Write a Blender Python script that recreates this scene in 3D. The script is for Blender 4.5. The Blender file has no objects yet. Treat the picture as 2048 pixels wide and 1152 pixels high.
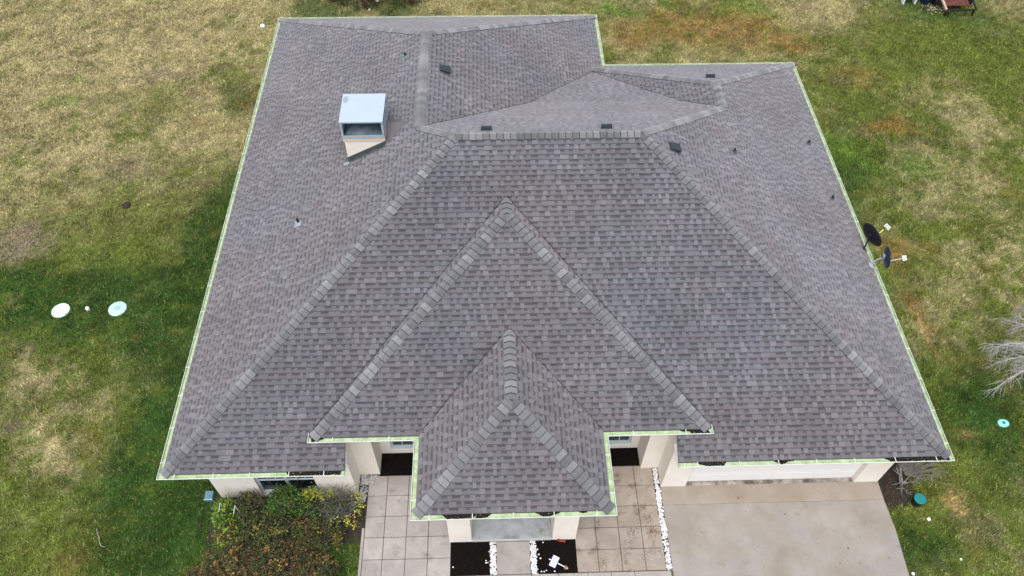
import bpy, math, random
import numpy as np
from mathutils import Vector, Matrix

random.seed(7)
rng = np.random.default_rng(7)
S = bpy.context.scene
col = S.collection
R = math.radians

# ------------------------------------------------------------------ camera
cam_d = bpy.data.cameras.new('camera')
cam = bpy.data.objects.new('camera', cam_d)
col.objects.link(cam)
right = Vector((0.99956263, -0.02871738, 0.0070609))
up = Vector((0.01842932, 0.79162922, 0.61072379))
fwd = Vector((0.023128, 0.61032655, -0.79181223))
m = Matrix(((right.x, up.x, -fwd.x), (right.y, up.y, -fwd.y), (right.z, up.z, -fwd.z))).to_4x4()
m.translation = Vector((8.42614, -8.24364, 20.97269))
cam.matrix_world = m
cam_d.sensor_width = 36
cam_d.lens = 1558.41 / 2048 * 36
cam_d.clip_end = 1500
S.camera = cam
CAM = m.translation.copy()

# ------------------------------------------------------------------ light
w = bpy.data.worlds.new('World')
S.world = w
w.use_nodes = True
nt = w.node_tree
bg = nt.nodes['Background']
sky = nt.nodes.new('ShaderNodeTexSky')
sky.sky_type = 'NISHITA'
sky.sun_disc = False
SUN_EL, SUN_AZ = 66, 195            # azimuth measured clockwise from +y
sky.sun_elevation = R(SUN_EL)
sky.sun_rotation = R(SUN_AZ)
sky.air_density = 1.0
sky.dust_density = 3.0
sky.ozone_density = 1.0
hs = nt.nodes.new('ShaderNodeHueSaturation')     # thin overcast: the blue of the clear sky washed out
hs.inputs['Saturation'].default_value = .55
nt.links.new(sky.outputs[0], hs.inputs['Color'])
nt.links.new(hs.outputs[0], bg.inputs[0])
bg.inputs[1].default_value = 0.15
sd = bpy.data.lights.new('sun', 'SUN')
sd.energy = 1.35
sd.angle = R(50)
sd.color = (1.0, 0.965, 0.92)
so = bpy.data.objects.new('sun', sd)
col.objects.link(so)
d = Vector((math.sin(R(SUN_AZ)) * math.cos(R(SUN_EL)), math.cos(R(SUN_AZ)) * math.cos(R(SUN_EL)), math.sin(R(SUN_EL))))
so.rotation_euler = d.to_track_quat('Z', 'Y').to_euler()
S.view_settings.view_transform = 'Standard'
S.view_settings.look = 'None'
S.view_settings.gamma = 1
S.view_settings.use_curve_mapping = False
S.view_settings.exposure = 0.62

# ------------------------------------------------------------------ materials
def mat(name, color=(.5, .5, .5), rough=.85, metal=0.0, attr=None, var=0.0, scale=5.0, color2=None, bump=0.0, bscale=60.0,
        obj_var=0.0, detail=6.0, spec=0.3, lo=.35, hi=.65, fine=0.0, fscale=90.0, sheen=0.0):
    M = bpy.data.materials.new(name)
    M.use_nodes = True
    n = M.node_tree.nodes
    L = M.node_tree.links
    b = n['Principled BSDF']
    b.inputs['Roughness'].default_value = rough
    b.inputs['Metallic'].default_value = metal
    b.inputs['Specular IOR Level'].default_value = spec
    if sheen:
        b.inputs['Sheen Weight'].default_value = sheen
        b.inputs['Sheen Roughness'].default_value = .55
        b.inputs['Diffuse Roughness'].default_value = 1.0
    geo = n.new('ShaderNodeNewGeometry')
    out = None
    if attr:
        a = n.new('ShaderNodeAttribute')
        a.attribute_name = attr
        out = a.outputs['Color']
    elif color2 is not None:
        t = n.new('ShaderNodeTexNoise')
        t.inputs['Scale'].default_value = scale
        t.inputs['Detail'].default_value = detail
        t.inputs['Roughness'].default_value = .6
        L.new(geo.outputs['Position'], t.inputs['Vector'])
        r = n.new('ShaderNodeMapRange')
        r.inputs[1].default_value = lo
        r.inputs[2].default_value = hi
        L.new(t.outputs[0], r.inputs[0])
        mx = n.new('ShaderNodeMix')
        mx.data_type = 'RGBA'
        mx.inputs[6].default_value = (*color, 1)
        mx.inputs[7].default_value = (*color2, 1)
        L.new(r.outputs[0], mx.inputs[0])
        out = mx.outputs[2]
    else:
        c = n.new('ShaderNodeRGB')
        c.outputs[0].default_value = (*color, 1)
        out = c.outputs[0]

    def mul(out, fac_socket, lo_, hi_):
        r = n.new('ShaderNodeMapRange')
        r.inputs[1].default_value = .25
        r.inputs[2].default_value = .75
        r.inputs[3].default_value = lo_
        r.inputs[4].default_value = hi_
        L.new(fac_socket, r.inputs[0])
        v = n.new('ShaderNodeVectorMath')
        v.operation = 'SCALE'
        L.new(out, v.inputs[0])
        L.new(r.outputs[0], v.inputs['Scale'])
        return v.outputs[0]
    if var:
        t = n.new('ShaderNodeTexNoise')
        t.inputs['Scale'].default_value = scale * .37
        t.inputs['Detail'].default_value = 5
        L.new(geo.outputs['Position'], t.inputs['Vector'])
        out = mul(out, t.outputs[0], 1 - var, 1 + var)
    if fine:
        t = n.new('ShaderNodeTexNoise')
        t.inputs['Scale'].default_value = fscale
        t.inputs['Detail'].default_value = 2
        L.new(geo.outputs['Position'], t.inputs['Vector'])
        out = mul(out, t.outputs[0], 1 - fine, 1 + fine)
    if obj_var:
        oi = n.new('ShaderNodeObjectInfo')
        r = n.new('ShaderNodeMapRange')
        r.inputs[3].default_value = 1 - obj_var
        r.inputs[4].default_value = 1 + obj_var
        L.new(oi.outputs['Random'], r.inputs[0])
        v = n.new('ShaderNodeVectorMath')
        v.operation = 'SCALE'
        L.new(out, v.inputs[0])
        L.new(r.outputs[0], v.inputs['Scale'])
        out = v.outputs[0]
    L.new(out, b.inputs['Base Color'])
    if bump:
        t = n.new('ShaderNodeTexNoise')
        t.inputs['Scale'].default_value = bscale
        t.inputs['Detail'].default_value = 4
        L.new(geo.outputs['Position'], t.inputs['Vector'])
        bp = n.new('ShaderNodeBump')
        bp.inputs['Strength'].default_value = bump
        bp.inputs['Distance'].default_value = .01
        L.new(t.outputs[0], bp.inputs['Height'])
        L.new(bp.outputs[0], b.inputs['Normal'])
    return M

def stains(M, color, scale, lo, hi, amount, seed=0.0):
    """irregular stains worked into the base colour of a slab material"""
    n = M.node_tree.nodes
    L = M.node_tree.links
    b = n['Principled BSDF']
    src = b.inputs['Base Color'].links[0].from_socket
    geo = n.new('ShaderNodeNewGeometry')
    mp = n.new('ShaderNodeMapping')
    mp.inputs['Location'].default_value = (seed, seed * 1.7, 0)
    L.new(geo.outputs['Position'], mp.inputs['Vector'])
    t = n.new('ShaderNodeTexNoise')
    t.inputs['Scale'].default_value = scale
    t.inputs['Detail'].default_value = 9
    t.inputs['Roughness'].default_value = .68
    L.new(mp.outputs[0], t.inputs['Vector'])
    r = n.new('ShaderNodeMapRange')
    r.inputs[1].default_value = lo
    r.inputs[2].default_value = hi
    r.inputs[4].default_value = amount
    L.new(t.outputs[0], r.inputs[0])
    mx = n.new('ShaderNodeMix')
    mx.data_type = 'RGBA'
    L.new(r.outputs[0], mx.inputs[0])
    L.new(src, mx.inputs[6])
    mx.inputs[7].default_value = (*color, 1)
    L.new(mx.outputs[2], b.inputs['Base Color'])
    return M

m_shingle = mat('shingle', attr='tone', rough=.95, fine=.22, fscale=120, var=.10, scale=1.6, spec=.2, bump=.25, bscale=160, sheen=.13)
m_deck = mat('roof_deck', (.10, .095, .10), rough=.95)
m_stucco = mat('stucco', (.78, .715, .625), color2=(.83, .785, .71), rough=.9, scale=1.5, bump=.35, bscale=90, fine=.03)
m_white = mat('white_aluminium', (.80, .80, .78), rough=.45, var=.05, scale=4)
m_green_in = mat('algae_stained_aluminium', (.31, .44, .22), color2=(.52, .62, .40), rough=.6, scale=5, fine=.2, fscale=25)
m_debris = mat('leaf_litter', (.008, .008, .006), color2=(.022, .02, .012), rough=1, scale=14)
m_galv = mat('galvanised_metal', (.12, .17, .20), color2=(.38, .46, .51), rough=.45, metal=.35, scale=9, lo=.4, hi=.6, spec=.4)
m_cap = mat('chimney_cap_metal', (.42, .495, .55), rough=.8, metal=0.0, var=.04, scale=3)
m_flash = mat('dark_flashing', (.07, .085, .085), color2=(.11, .125, .125), rough=.6, metal=.3, scale=8)
m_lead = mat('lead_flashing', (.28, .32, .36), color2=(.42, .47, .52), rough=.6, metal=.2, scale=25)
m_black = mat('black_plastic', (.012, .013, .016), rough=.45, spec=.4)
m_soot = mat('soot', (.008, .008, .01), rough=1)
m_vent = mat('vent_paint', (.035, .042, .05), rough=.4, var=.2, scale=20)
m_frame = mat('window_frame', (.55, .63, .66), rough=.4)
m_glass = mat('window_glass', (.010, .018, .024), rough=.08, spec=.35)
m_door = mat('garage_door_paint', (.80, .785, .76), rough=.6, var=.04, scale=2)
m_trim = mat('stucco_trim', (.60, .51, .42), rough=.9, bump=.2)
m_band = mat('chimney_band', (.68, .52, .38), rough=.85)
m_conc = mat('driveway_concrete', (.25, .218, .18), color2=(.33, .305, .275), rough=.9, scale=.9, fine=.10, fscale=70, detail=9, bump=.15, bscale=50)
stains(m_conc, (.26, .255, .27), .8, .50, .70, .5, 3.0)
stains(m_conc, (.17, .15, .135), 5.5, .60, .78, .5, 31.0)
stains(m_conc, (.20, .15, .10), 1.9, .60, .74, .8, 11.0)
m_conc2 = mat('apron_concrete', (.275, .23, .175), color2=(.33, .29, .245), rough=.9, scale=1.3, fine=.10, fscale=70, detail=9, bump=.15, bscale=50)
stains(m_conc2, (.24, .19, .13), 2.3, .58, .74, .7, 5.0)
m_slab = mat('paving_concrete', (.335, .30, .275), color2=(.40, .37, .355), rough=.9, scale=2.2, fine=.08, fscale=90, obj_var=.06, detail=8, bump=.15, bscale=60)
stains(m_slab, (.20, .165, .13), 2.1, .54, .72, .8, 8.0)
stains(m_slab, (.24, .22, .21), .7, .45, .75, .6, 20.0)
m_slab2 = mat('warm_paving_concrete', (.31, .255, .205), color2=(.37, .325, .28), rough=.9, scale=2.2, fine=.08, fscale=90, obj_var=.06, detail=8, bump=.15, bscale=60)
stains(m_slab2, (.13, .09, .055), 2.6, .54, .68, .85, 8.0)
stains(m_slab2, (.20, .18, .16), .9, .45, .75, .5, 14.0)
m_porch = mat('porch_concrete', (.26, .27, .27), color2=(.40, .42, .44), rough=.7, scale=2.6, fine=.08)
stains(m_porch, (.13, .14, .08), 1.8, .54, .68, .8, 2.0)
m_base = mat('bare_soil', (.028, .022, .017), color2=(.05, .04, .03), rough=1, scale=8)
m_mulch = mat('black_mulch', (.004, .0035, .003), color2=(.013, .010, .008), rough=1, scale=30, lo=.3, hi=.8, spec=.1)
m_grass = mat('grass_blades', attr='tone', rough=.9, spec=.1)
m_thatch = mat('lawn_thatch', attr='tone', rough=1, fine=.5, fscale=30, spec=.05)
m_leaf = mat('leaves', attr='tone', rough=.6, spec=.25)
m_stone = mat('white_pebbles', attr='tone', rough=.7)
m_twig = mat('dark_twigs', (.10, .085, .075), rough=.95, var=.3, scale=20)
m_bark = mat('pale_bark', (.42, .40, .39), color2=(.58, .56, .55), rough=.95, scale=12)
m_lid = mat('pale_lid_plastic', (.66, .83, .78), rough=.6, var=.05, scale=12)
m_lid2 = mat('mint_lid_plastic', (.48, .72, .66), color2=(.62, .82, .76), rough=.6, scale=14)
m_groove = mat('lid_groove', (.22, .46, .42), rough=.8)
m_teal = mat('teal_plastic', (.012, .20, .20), rough=.5, var=.08, scale=20)
m_cyan = mat('cyan_plastic', (.28, .72, .74), rough=.5)
m_blue = mat('blue_grey_plastic', (.10, .20, .26), rough=.5, var=.1, scale=8)
m_navy = mat('navy_dish_paint', (.02, .03, .06), rough=.35, spec=.5)
m_whitep = mat('white_plastic', (.82, .83, .85), rough=.4)
m_yellow = mat('yellow_tape', (.75, .60, .04), rough=.6)
m_signblue = mat('sign_blue', (.03, .03, .22), rough=.5)
m_ink = mat('sign_ink', (.10, .10, .30), rough=.6)
m_rust = mat('rusty_brown_boards', (.075, .026, .018), color2=(.14, .05, .035), rough=.9, scale=6)
m_wood = mat('weathered_wood', (.42, .31, .22), color2=(.55, .44, .33), rough=.9, scale=9)
m_red = mat('red_cloth', (.26, .05, .035), rough=.9, var=.3, scale=20)
m_hose = mat('dark_hose', (.02, .022, .02), rough=.6)
m_grey = mat('grey_concrete_pad', (.24, .28, .34), rough=.9, var=.2, scale=3)

# ------------------------------------------------------------------ helpers
def mesh(name, verts, faces, mats, mi=None, smooth=False, tone=None, tone_domain='CORNER'):
    me = bpy.data.meshes.new(name)
    me.from_pydata([tuple(v) for v in verts], [], faces)
    for x in (mats if isinstance(mats, (list, tuple)) else [mats]):
        me.materials.append(x)
    if mi:
        me.polygons.foreach_set('material_index', mi)
    if smooth:
        me.polygons.foreach_set('use_smooth', [True] * len(me.polygons))
    if tone is not None:
        a = me.color_attributes.new('tone', 'FLOAT_COLOR', tone_domain)
        t = np.asarray(tone, dtype=np.float32)
        if t.shape[1] == 3:
            t = np.concatenate([t, np.ones((len(t), 1), np.float32)], 1)
        a.data.foreach_set('color', t.ravel())
    me.update()
    return me

def tag(o, label=None, cat=None, group=None, kind=None):
    if label: o['label'] = label
    if cat: o['category'] = cat
    if group: o['group'] = group
    if kind: o['kind'] = kind
    return o

def link(name, me, parent=None, loc=None, rot=None):
    o = bpy.data.objects.new(name, me)
    col.objects.link(o)
    if parent is not None: o.parent = parent
    if loc is not None: o.location = loc
    if rot is not None: o.rotation_euler = rot
    return o

def empty(name, loc=(0, 0, 0), label=None, cat=None, group=None):
    o = link(name, None, loc=loc)
    o.empty_display_size = .2
    return tag(o, label, cat, group)

class MB:
    def __init__(s): s.v = []; s.f = []; s.mi = []
    def add(s, vs, fs, mi=0):
        b = len(s.v)
        s.v += [tuple(v) for v in vs]
        s.f += [tuple(i + b for i in f) for f in fs]
        s.mi += [mi] * len(fs)
        return s
    def box(s, x0, x1, y0, y1, z0, z1, mi=0, M=None):
        vs = [Vector(p) for p in ((x0, y0, z0), (x1, y0, z0), (x1, y1, z0), (x0, y1, z0), (x0, y0, z1), (x1, y0, z1), (x1, y1, z1), (x0, y1, z1))]
        if M is not None: vs = [M @ v for v in vs]
        return s.add(vs, [(0, 3, 2, 1), (4, 5, 6, 7), (0, 1, 5, 4), (1, 2, 6, 5), (2, 3, 7, 6), (3, 0, 4, 7)], mi)
    def tube(s, pts, rads, k=6, mi=0, cap=True):
        pts = [Vector(p) for p in pts]
        if not isinstance(rads, (list, tuple)): rads = [rads] * len(pts)
        vs = []; fs = []
        for i, p in enumerate(pts):
            t = (pts[min(i + 1, len(pts) - 1)] - pts[max(i - 1, 0)]).normalized()
            a = t.orthogonal().normalized() if i == 0 else (a - t * a.dot(t)).normalized()
            b = t.cross(a)
            for j in range(k):
                an = 2 * math.pi * j / k
                vs.append(p + (a * math.cos(an) + b * math.sin(an)) * rads[i])
        for i in range(len(pts) - 1):
            for j in range(k):
                fs.append((i * k + j, i * k + (j + 1) % k, (i + 1) * k + (j + 1) % k, (i + 1) * k + j))
        if cap:
            fs.append(tuple(range(k - 1, -1, -1)))
            fs.append(tuple((len(pts) - 1) * k + j for j in range(k)))
        return s.add(vs, fs, mi)
    def lathe(s, prof, k=24, mi=0, M=None, sx=1, sy=1):
        vs = []; fs = []
        for r, z in prof:
            for j in range(k):
                an = 2 * math.pi * j / k
                v = Vector((r * math.cos(an) * sx, r * math.sin(an) * sy, z))
                vs.append(M @ v if M is not None else v)
        for i in range(len(prof) - 1):
            for j in range(k):
                fs.append((i * k + j, i * k + (j + 1) % k, (i + 1) * k + (j + 1) % k, (i + 1) * k + j))
        if prof[-1][0] > 0: fs.append(tuple((len(prof) - 1) * k + j for j in range(k)))
        return s.add(vs, fs, mi)
    def prism(s, poly, z0, z1, mi=0):
        n = len(poly)
        vs = [(x, y, z0) for x, y in poly] + [(x, y, z1) for x, y in poly]
        fs = [tuple(range(n - 1, -1, -1)), tuple(range(n, 2 * n))] + [(i, (i + 1) % n, n + (i + 1) % n, n + i) for i in range(n)]
        return s.add(vs, fs, mi)
    def build(s, name, mats, parent=None, smooth=False, loc=None, rot=None):
        return link(name, mesh(name, s.v, s.f, mats, s.mi, smooth), parent, loc, rot)

def bevel(o, wd=.01, seg=2):
    b = o.modifiers.new('bevel', 'BEVEL')
    b.width = wd
    b.segments = seg
    b.limit_method = 'ANGLE'
    return o

# value noise on numpy arrays
_tab = rng.random((256, 256)).astype(np.float32)
def vnoise(x, y):
    xi = np.floor(x).astype(int); yi = np.floor(y).astype(int)
    fx = x - xi; fy = y - yi
    fx = fx * fx * (3 - 2 * fx); fy = fy * fy * (3 - 2 * fy)
    a = _tab[xi % 256, yi % 256]; b = _tab[(xi + 1) % 256, yi % 256]
    c = _tab[xi % 256, (yi + 1) % 256]; e = _tab[(xi + 1) % 256, (yi + 1) % 256]
    return (a * (1 - fx) + b * fx) * (1 - fy) + (c * (1 - fx) + e * fx) * fy
def fbm(x, y, s, o=4, seed=0):
    r = 0; a = .5; tot = 0
    for i in range(o):
        r = r + a * vnoise(x / s + 17.3 * (i + seed), y / s + 9.1 * (i + 2 * seed)); tot += a
        a *= .55; s /= 2.1
    return r / tot
def sm(a, b, x):
    t = np.clip((x - a) / (b - a), 0, 1)
    return t * t * (3 - 2 * t)

# ------------------------------------------------------------------ roof planes (z above the eave, eave at Z0)
W = 20.0; G = .12; E_ = .132; Z0 = 2.8
A2, LL, MM = 12.7828, 19.6751, 16.3923
PL = dict(F=(0, .5116, -.0614), Lf=(.5438, 0, -.0653), Rt=(-.5438, 0, 10.8115), B=(0, -.56, 8.4448), Q=(0, -.3972, 6.4634),
          LR=(-.5438, 0, 6.8865), LB=(0, -.5651, 11.0503), RL=(.5438, 0, -6.3621), RB=(0, -.5651, 9.1953),
          mf=(0, .5528, .0004), ml=(.5528, 0, -1.6691), mr=(-.5528, 0, 8.0583),
          qf=(0, .5528, 1.1373), ql=(.5528, 0, -3.1378), qr=(-.5528, 0, 6.5847))
X1, X2, Y1, H1 = 3.7044, 13.8924, .6842, .445
X3, X4, Y2 = 6.3612, 11.2267, -1.3724
XA, XB, YC = 4.62, 12.99, .95
def I(*names):
    A = np.array([[PL[n][0], PL[n][1], -1] for n in names]); b = -np.array([PL[n][2] for n in names])
    return tuple(np.linalg.solve(A, b))
def zp(n, x, y):
    a, b, c = PL[n]
    return a * x + b * y + c
P1 = I('F', 'Lf', 'B'); P2 = I('F', 'Rt', 'B'); P3 = I('Lf', 'B', 'LR'); P4 = I('Lf', 'LR', 'LB')
P5 = I('Rt', 'B', 'RL'); P6 = I('Rt', 'RL', 'RB'); K1 = I('LR', 'B', 'Q'); K2 = I('RL', 'B', 'Q')
T1 = I('LR', 'RL', 'Q'); T2 = I('LR', 'RL', 'RB')
M1 = I('mf', 'ml', 'mr'); M2 = I('F', 'ml', 'mr'); Q1 = I('qf', 'ql', 'qr'); Q2 = I('mf', 'ql', 'qr')
e = E_
def fml(x): return (zp('ml', x, 0) - PL['F'][2]) / PL['F'][1]
def fmr(x): return (zp('mr', x, 0) - PL['F'][2]) / PL['F'][1]
xy = lambda p: (p[0], p[1])
FACES = {
 'F': [(e, e), (XA, e), (XA, YC), (XB, YC), (XB, e), (W - e, e), xy(P2), xy(P1)],
 'Lf': [(e, e), xy(P1), xy(P3), xy(P4), (e, LL - e)],
 'Rt': [(W - e, e), (W - e, MM - e), xy(P6), xy(P5), xy(P2)],
 'B': [xy(P1), xy(P2), xy(P5), xy(K2), xy(K1), xy(P3)],
 'Q': [xy(K1), xy(K2), xy(T1)],
 'LR': [xy(P3), xy(K1), xy(T1), xy(T2), (A2 - e, MM - e), (A2 - e, LL - e), xy(P4)],
 'RL': [xy(P5), xy(P6), xy(T2), xy(T1), xy(K2)],
 'RB': [xy(P6), (W - e, MM - e), (A2 - e, MM - e), xy(T2)],
 'LB': [xy(P4), (A2 - e, LL - e), (e, LL - e)],
 'mf': [(X1 + e, Y1 + e), (X2 - e, Y1 + e), xy(M1)],
 'ml': [(X1 + e, Y1 + e), xy(M1), xy(M2), (X1 + e, fml(X1 + e))],
 'mr': [(X2 - e, Y1 + e), (X2 - e, fmr(X2 - e)), xy(M2), xy(M1)],
 'qf': [(X3 + e, Y2 + e), (X4 - e, Y2 + e), xy(Q1)],
 'ql': [(X3 + e, Y2 + e), xy(Q1), xy(Q2), (X3 + e, Y1 + e)],
 'qr': [(X4 - e, Y2 + e), (X4 - e, Y1 + e), xy(Q2), xy(Q1)],
}
def mid_z(x, y):
    z = -9
    if X1 < x < X2 and y > Y1:
        z = max(z, min(zp('mf', x, y), zp('ml', x, y), zp('mr', x, y)))
    return z
def por_z(x, y):
    if X3 < x < X4 and y > Y2:
        return min(zp('qf', x, y), zp('ql', x, y), zp('qr', x, y))
    return -9

house = empty('house', (0, 0, 0), 'large single-storey stucco house under a grey-brown shingle hip roof with white gutters', 'house')
roof_mb = MB()
for k, poly in FACES.items():
    vs = [(x, y, zp(k, x, y) + Z0 - .012) for x, y in poly]
    n = len(vs)
    vs2 = [(x, y, z - .05) for x, y, z in vs]
    roof_mb.add(vs + vs2, [tuple(range(n)), tuple(range(2 * n - 1, n - 1, -1))] + [(i, n + i, n + (i + 1) % n, (i + 1) % n) for i in range(n)])
roof = roof_mb.build('roof', m_deck, house)

# ---- shingles
def clip(poly, axis, val, keep_less):
    out = []
    n = len(poly)
    for i in range(n):
        p, q = poly[i], poly[(i + 1) % n]
        a = (p[axis] <= val) if keep_less else (p[axis] >= val)
        b = (q[axis] <= val) if keep_less else (q[axis] >= val)
        if a: out.append(p)
        if a != b:
            t = (val - p[axis]) / (q[axis] - p[axis])
            out.append((p[0] + (q[0] - p[0]) * t, p[1] + (q[1] - p[1]) * t))
    return out
def area2(p):
    return abs(sum(p[i][0] * p[(i + 1) % len(p)][1] - p[(i + 1) % len(p)][0] * p[i][1] for i in range(len(p)))) / 2

TINTS = [(1.0, .985, 1.0), (1.01, .98, 1.0), (.99, .985, 1.0), (1.005, .99, .99), (.99, .995, .99), (1.025, .975, .995)]
units = []          # (score, verts, faces, tones)
EXP = .1435
for k, poly in FACES.items():
    a, b, c = PL[k]
    g = Vector((a, b, 0)); gl = g.length
    nrm = Vector((-a, -b, 1)).normalized()
    T = Vector((a / gl, b / gl, gl)).normalized()       # up the slope
    Sd = T.cross(nrm).normalized()                      # along the eave
    O = Vector((0, 0, c + Z0))
    loc = []
    for x, y in poly:
        p = Vector((x, y, zp(k, x, y) + Z0)) - O
        loc.append((p.dot(Sd), p.dot(T)))
    t_min = min(p[1] for p in loc); t_max = max(p[1] for p in loc)
    nrow = int((t_max - t_min) / EXP) + 1
    patch_seed = random.random() * 50
    for j in range(nrow):
        t0 = t_min + j * EXP; t1 = t0 + EXP + .022
        row = clip(clip(loc, 1, t0, False), 1, t1, True)
        if len(row) < 3: continue
        s0 = min(p[0] for p in row); s1 = max(p[0] for p in row)
        s = s0 - random.random() * .3
        raised = random.random() < .5
        shift = 0; tint = random.choice(TINTS)
        nxt = s + random.uniform(.6, 1.0)
        while s < s1:
            wd = random.choice((.08, .10, .11, .13, .14, .17)) if raised else random.choice((.07, .09, .11, .13, .15, .20))
            if s > nxt:
                nxt = s + 1.0; tint = random.choice(TINTS); shift = random.uniform(-.008, .008)
            u0, u1 = s, s + wd
            s = u1
            pg = clip(clip(row, 0, u0, False), 0, u1 - .0015, True)
            rz = raised
            raised = not raised if random.random() < .88 else raised
            if len(pg) < 3 or area2(pg) < 2e-4: continue
            cs = sum(p[0] for p in pg) / len(pg); ct = sum(p[1] for p in pg) / len(pg)
            cw = O + Sd * cs + T * ct
            zz = cw.z - Z0
            if k == 'F' and mid_z(cw.x, cw.y) > zz + .06 and cw.y > Y1 + .45: continue
            if k in ('mf', 'F') and por_z(cw.x, cw.y) > zz + .06 and cw.y > Y1 + .35: continue
            big = vnoise(np.array([cw.x * .9 + patch_seed]), np.array([cw.y * .9]))[0] - .5
            if rz:
                hb = random.uniform(.014, .018); tone = random.choice((.162, .168, .175, .185, .205, .172)) + shift
            else:
                hb = random.uniform(.008, .010); tone = random.choice((.140, .146, .152, .158, .164)) + shift
            tone *= 1 + .16 * big
            wm = .09 * (float(fbm(np.array([cw.x + 3]), np.array([cw.y]), 2.6, 3, 4)[0]) - .5)
            ut = (tint[0] * (.935 + wm), tint[1] * .932, tint[2] * (.945 - wm))
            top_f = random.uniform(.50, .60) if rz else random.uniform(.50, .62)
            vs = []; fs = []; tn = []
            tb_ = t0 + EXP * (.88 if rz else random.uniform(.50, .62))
            for part_, (f0, f1) in enumerate(((None, tb_), (tb_, None))):
                pp = clip(pg, 1, f1, True) if f1 is not None else clip(pg, 1, f0, False)
                n = len(pp)
                if n < 3 or area2(pp) < 2e-5: continue
                bs_ = len(vs)
                for p in pp:
                    f = (p[1] - t0) / (t1 - t0)
                    vs.append(O + Sd * p[0] + T * p[1] + nrm * (hb * (1 - f) + .0015))
                for p in pp:
                    vs.append(O + Sd * p[0] + T * p[1] - nrm * .004)
                ar = sum(pp[i][0] * pp[(i + 1) % n][1] - pp[(i + 1) % n][0] * pp[i][1] for i in range(n))
                idx = list(range(n)) if ar > 0 else list(range(n - 1, -1, -1))
                if Sd.cross(T).dot(nrm) < 0: idx = idx[::-1]
                fs.append(tuple(bs_ + i for i in idx))
                band = top_f if part_ else 1.0  # upper band darker: printed granule blend plus painted shade below the next butt
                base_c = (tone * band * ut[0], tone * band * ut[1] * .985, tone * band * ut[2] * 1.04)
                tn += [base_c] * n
                for q in range(n):
                    i0, i1 = idx[q], idx[(q + 1) % n]
                    y0_, y1_ = pp[i0][1], pp[i1][1]
                    if abs(y0_ - tb_) < 1e-6 and abs(y1_ - tb_) < 1e-6: continue      # shared inner edge
                    fs.append((bs_ + i0, bs_ + n + i0, bs_ + n + i1, bs_ + i1))
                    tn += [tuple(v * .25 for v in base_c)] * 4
            dv = cw - CAM
            score = area2(pg) * abs(dv.normalized().dot(nrm)) / dv.length_squared
            if len(pg) != 4 or area2(pg) < wd * EXP: score *= .3
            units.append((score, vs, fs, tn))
units.sort(key=lambda u: -u[0])
def unit_obj(u, name, parent):
    o0 = sum(u[1], Vector()) / len(u[1])
    me = mesh(name, [v - o0 for v in u[1]], u[2], m_shingle, tone=u[3])
    return link(name, me, parent, loc=o0)
def merged(us, name, parent):
    V = []; Fc = []; T_ = []
    for u in us:
        b = len(V)
        V += u[1]
        Fc += [tuple(i + b for i in f) for f in u[2]]
        T_ += u[3]
    return tag(link(name, mesh(name, V, Fc, m_shingle, tone=T_), parent), kind='stuff')
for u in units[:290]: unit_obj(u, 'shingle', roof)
merged(units[290:], 'shingle_courses', roof)

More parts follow.
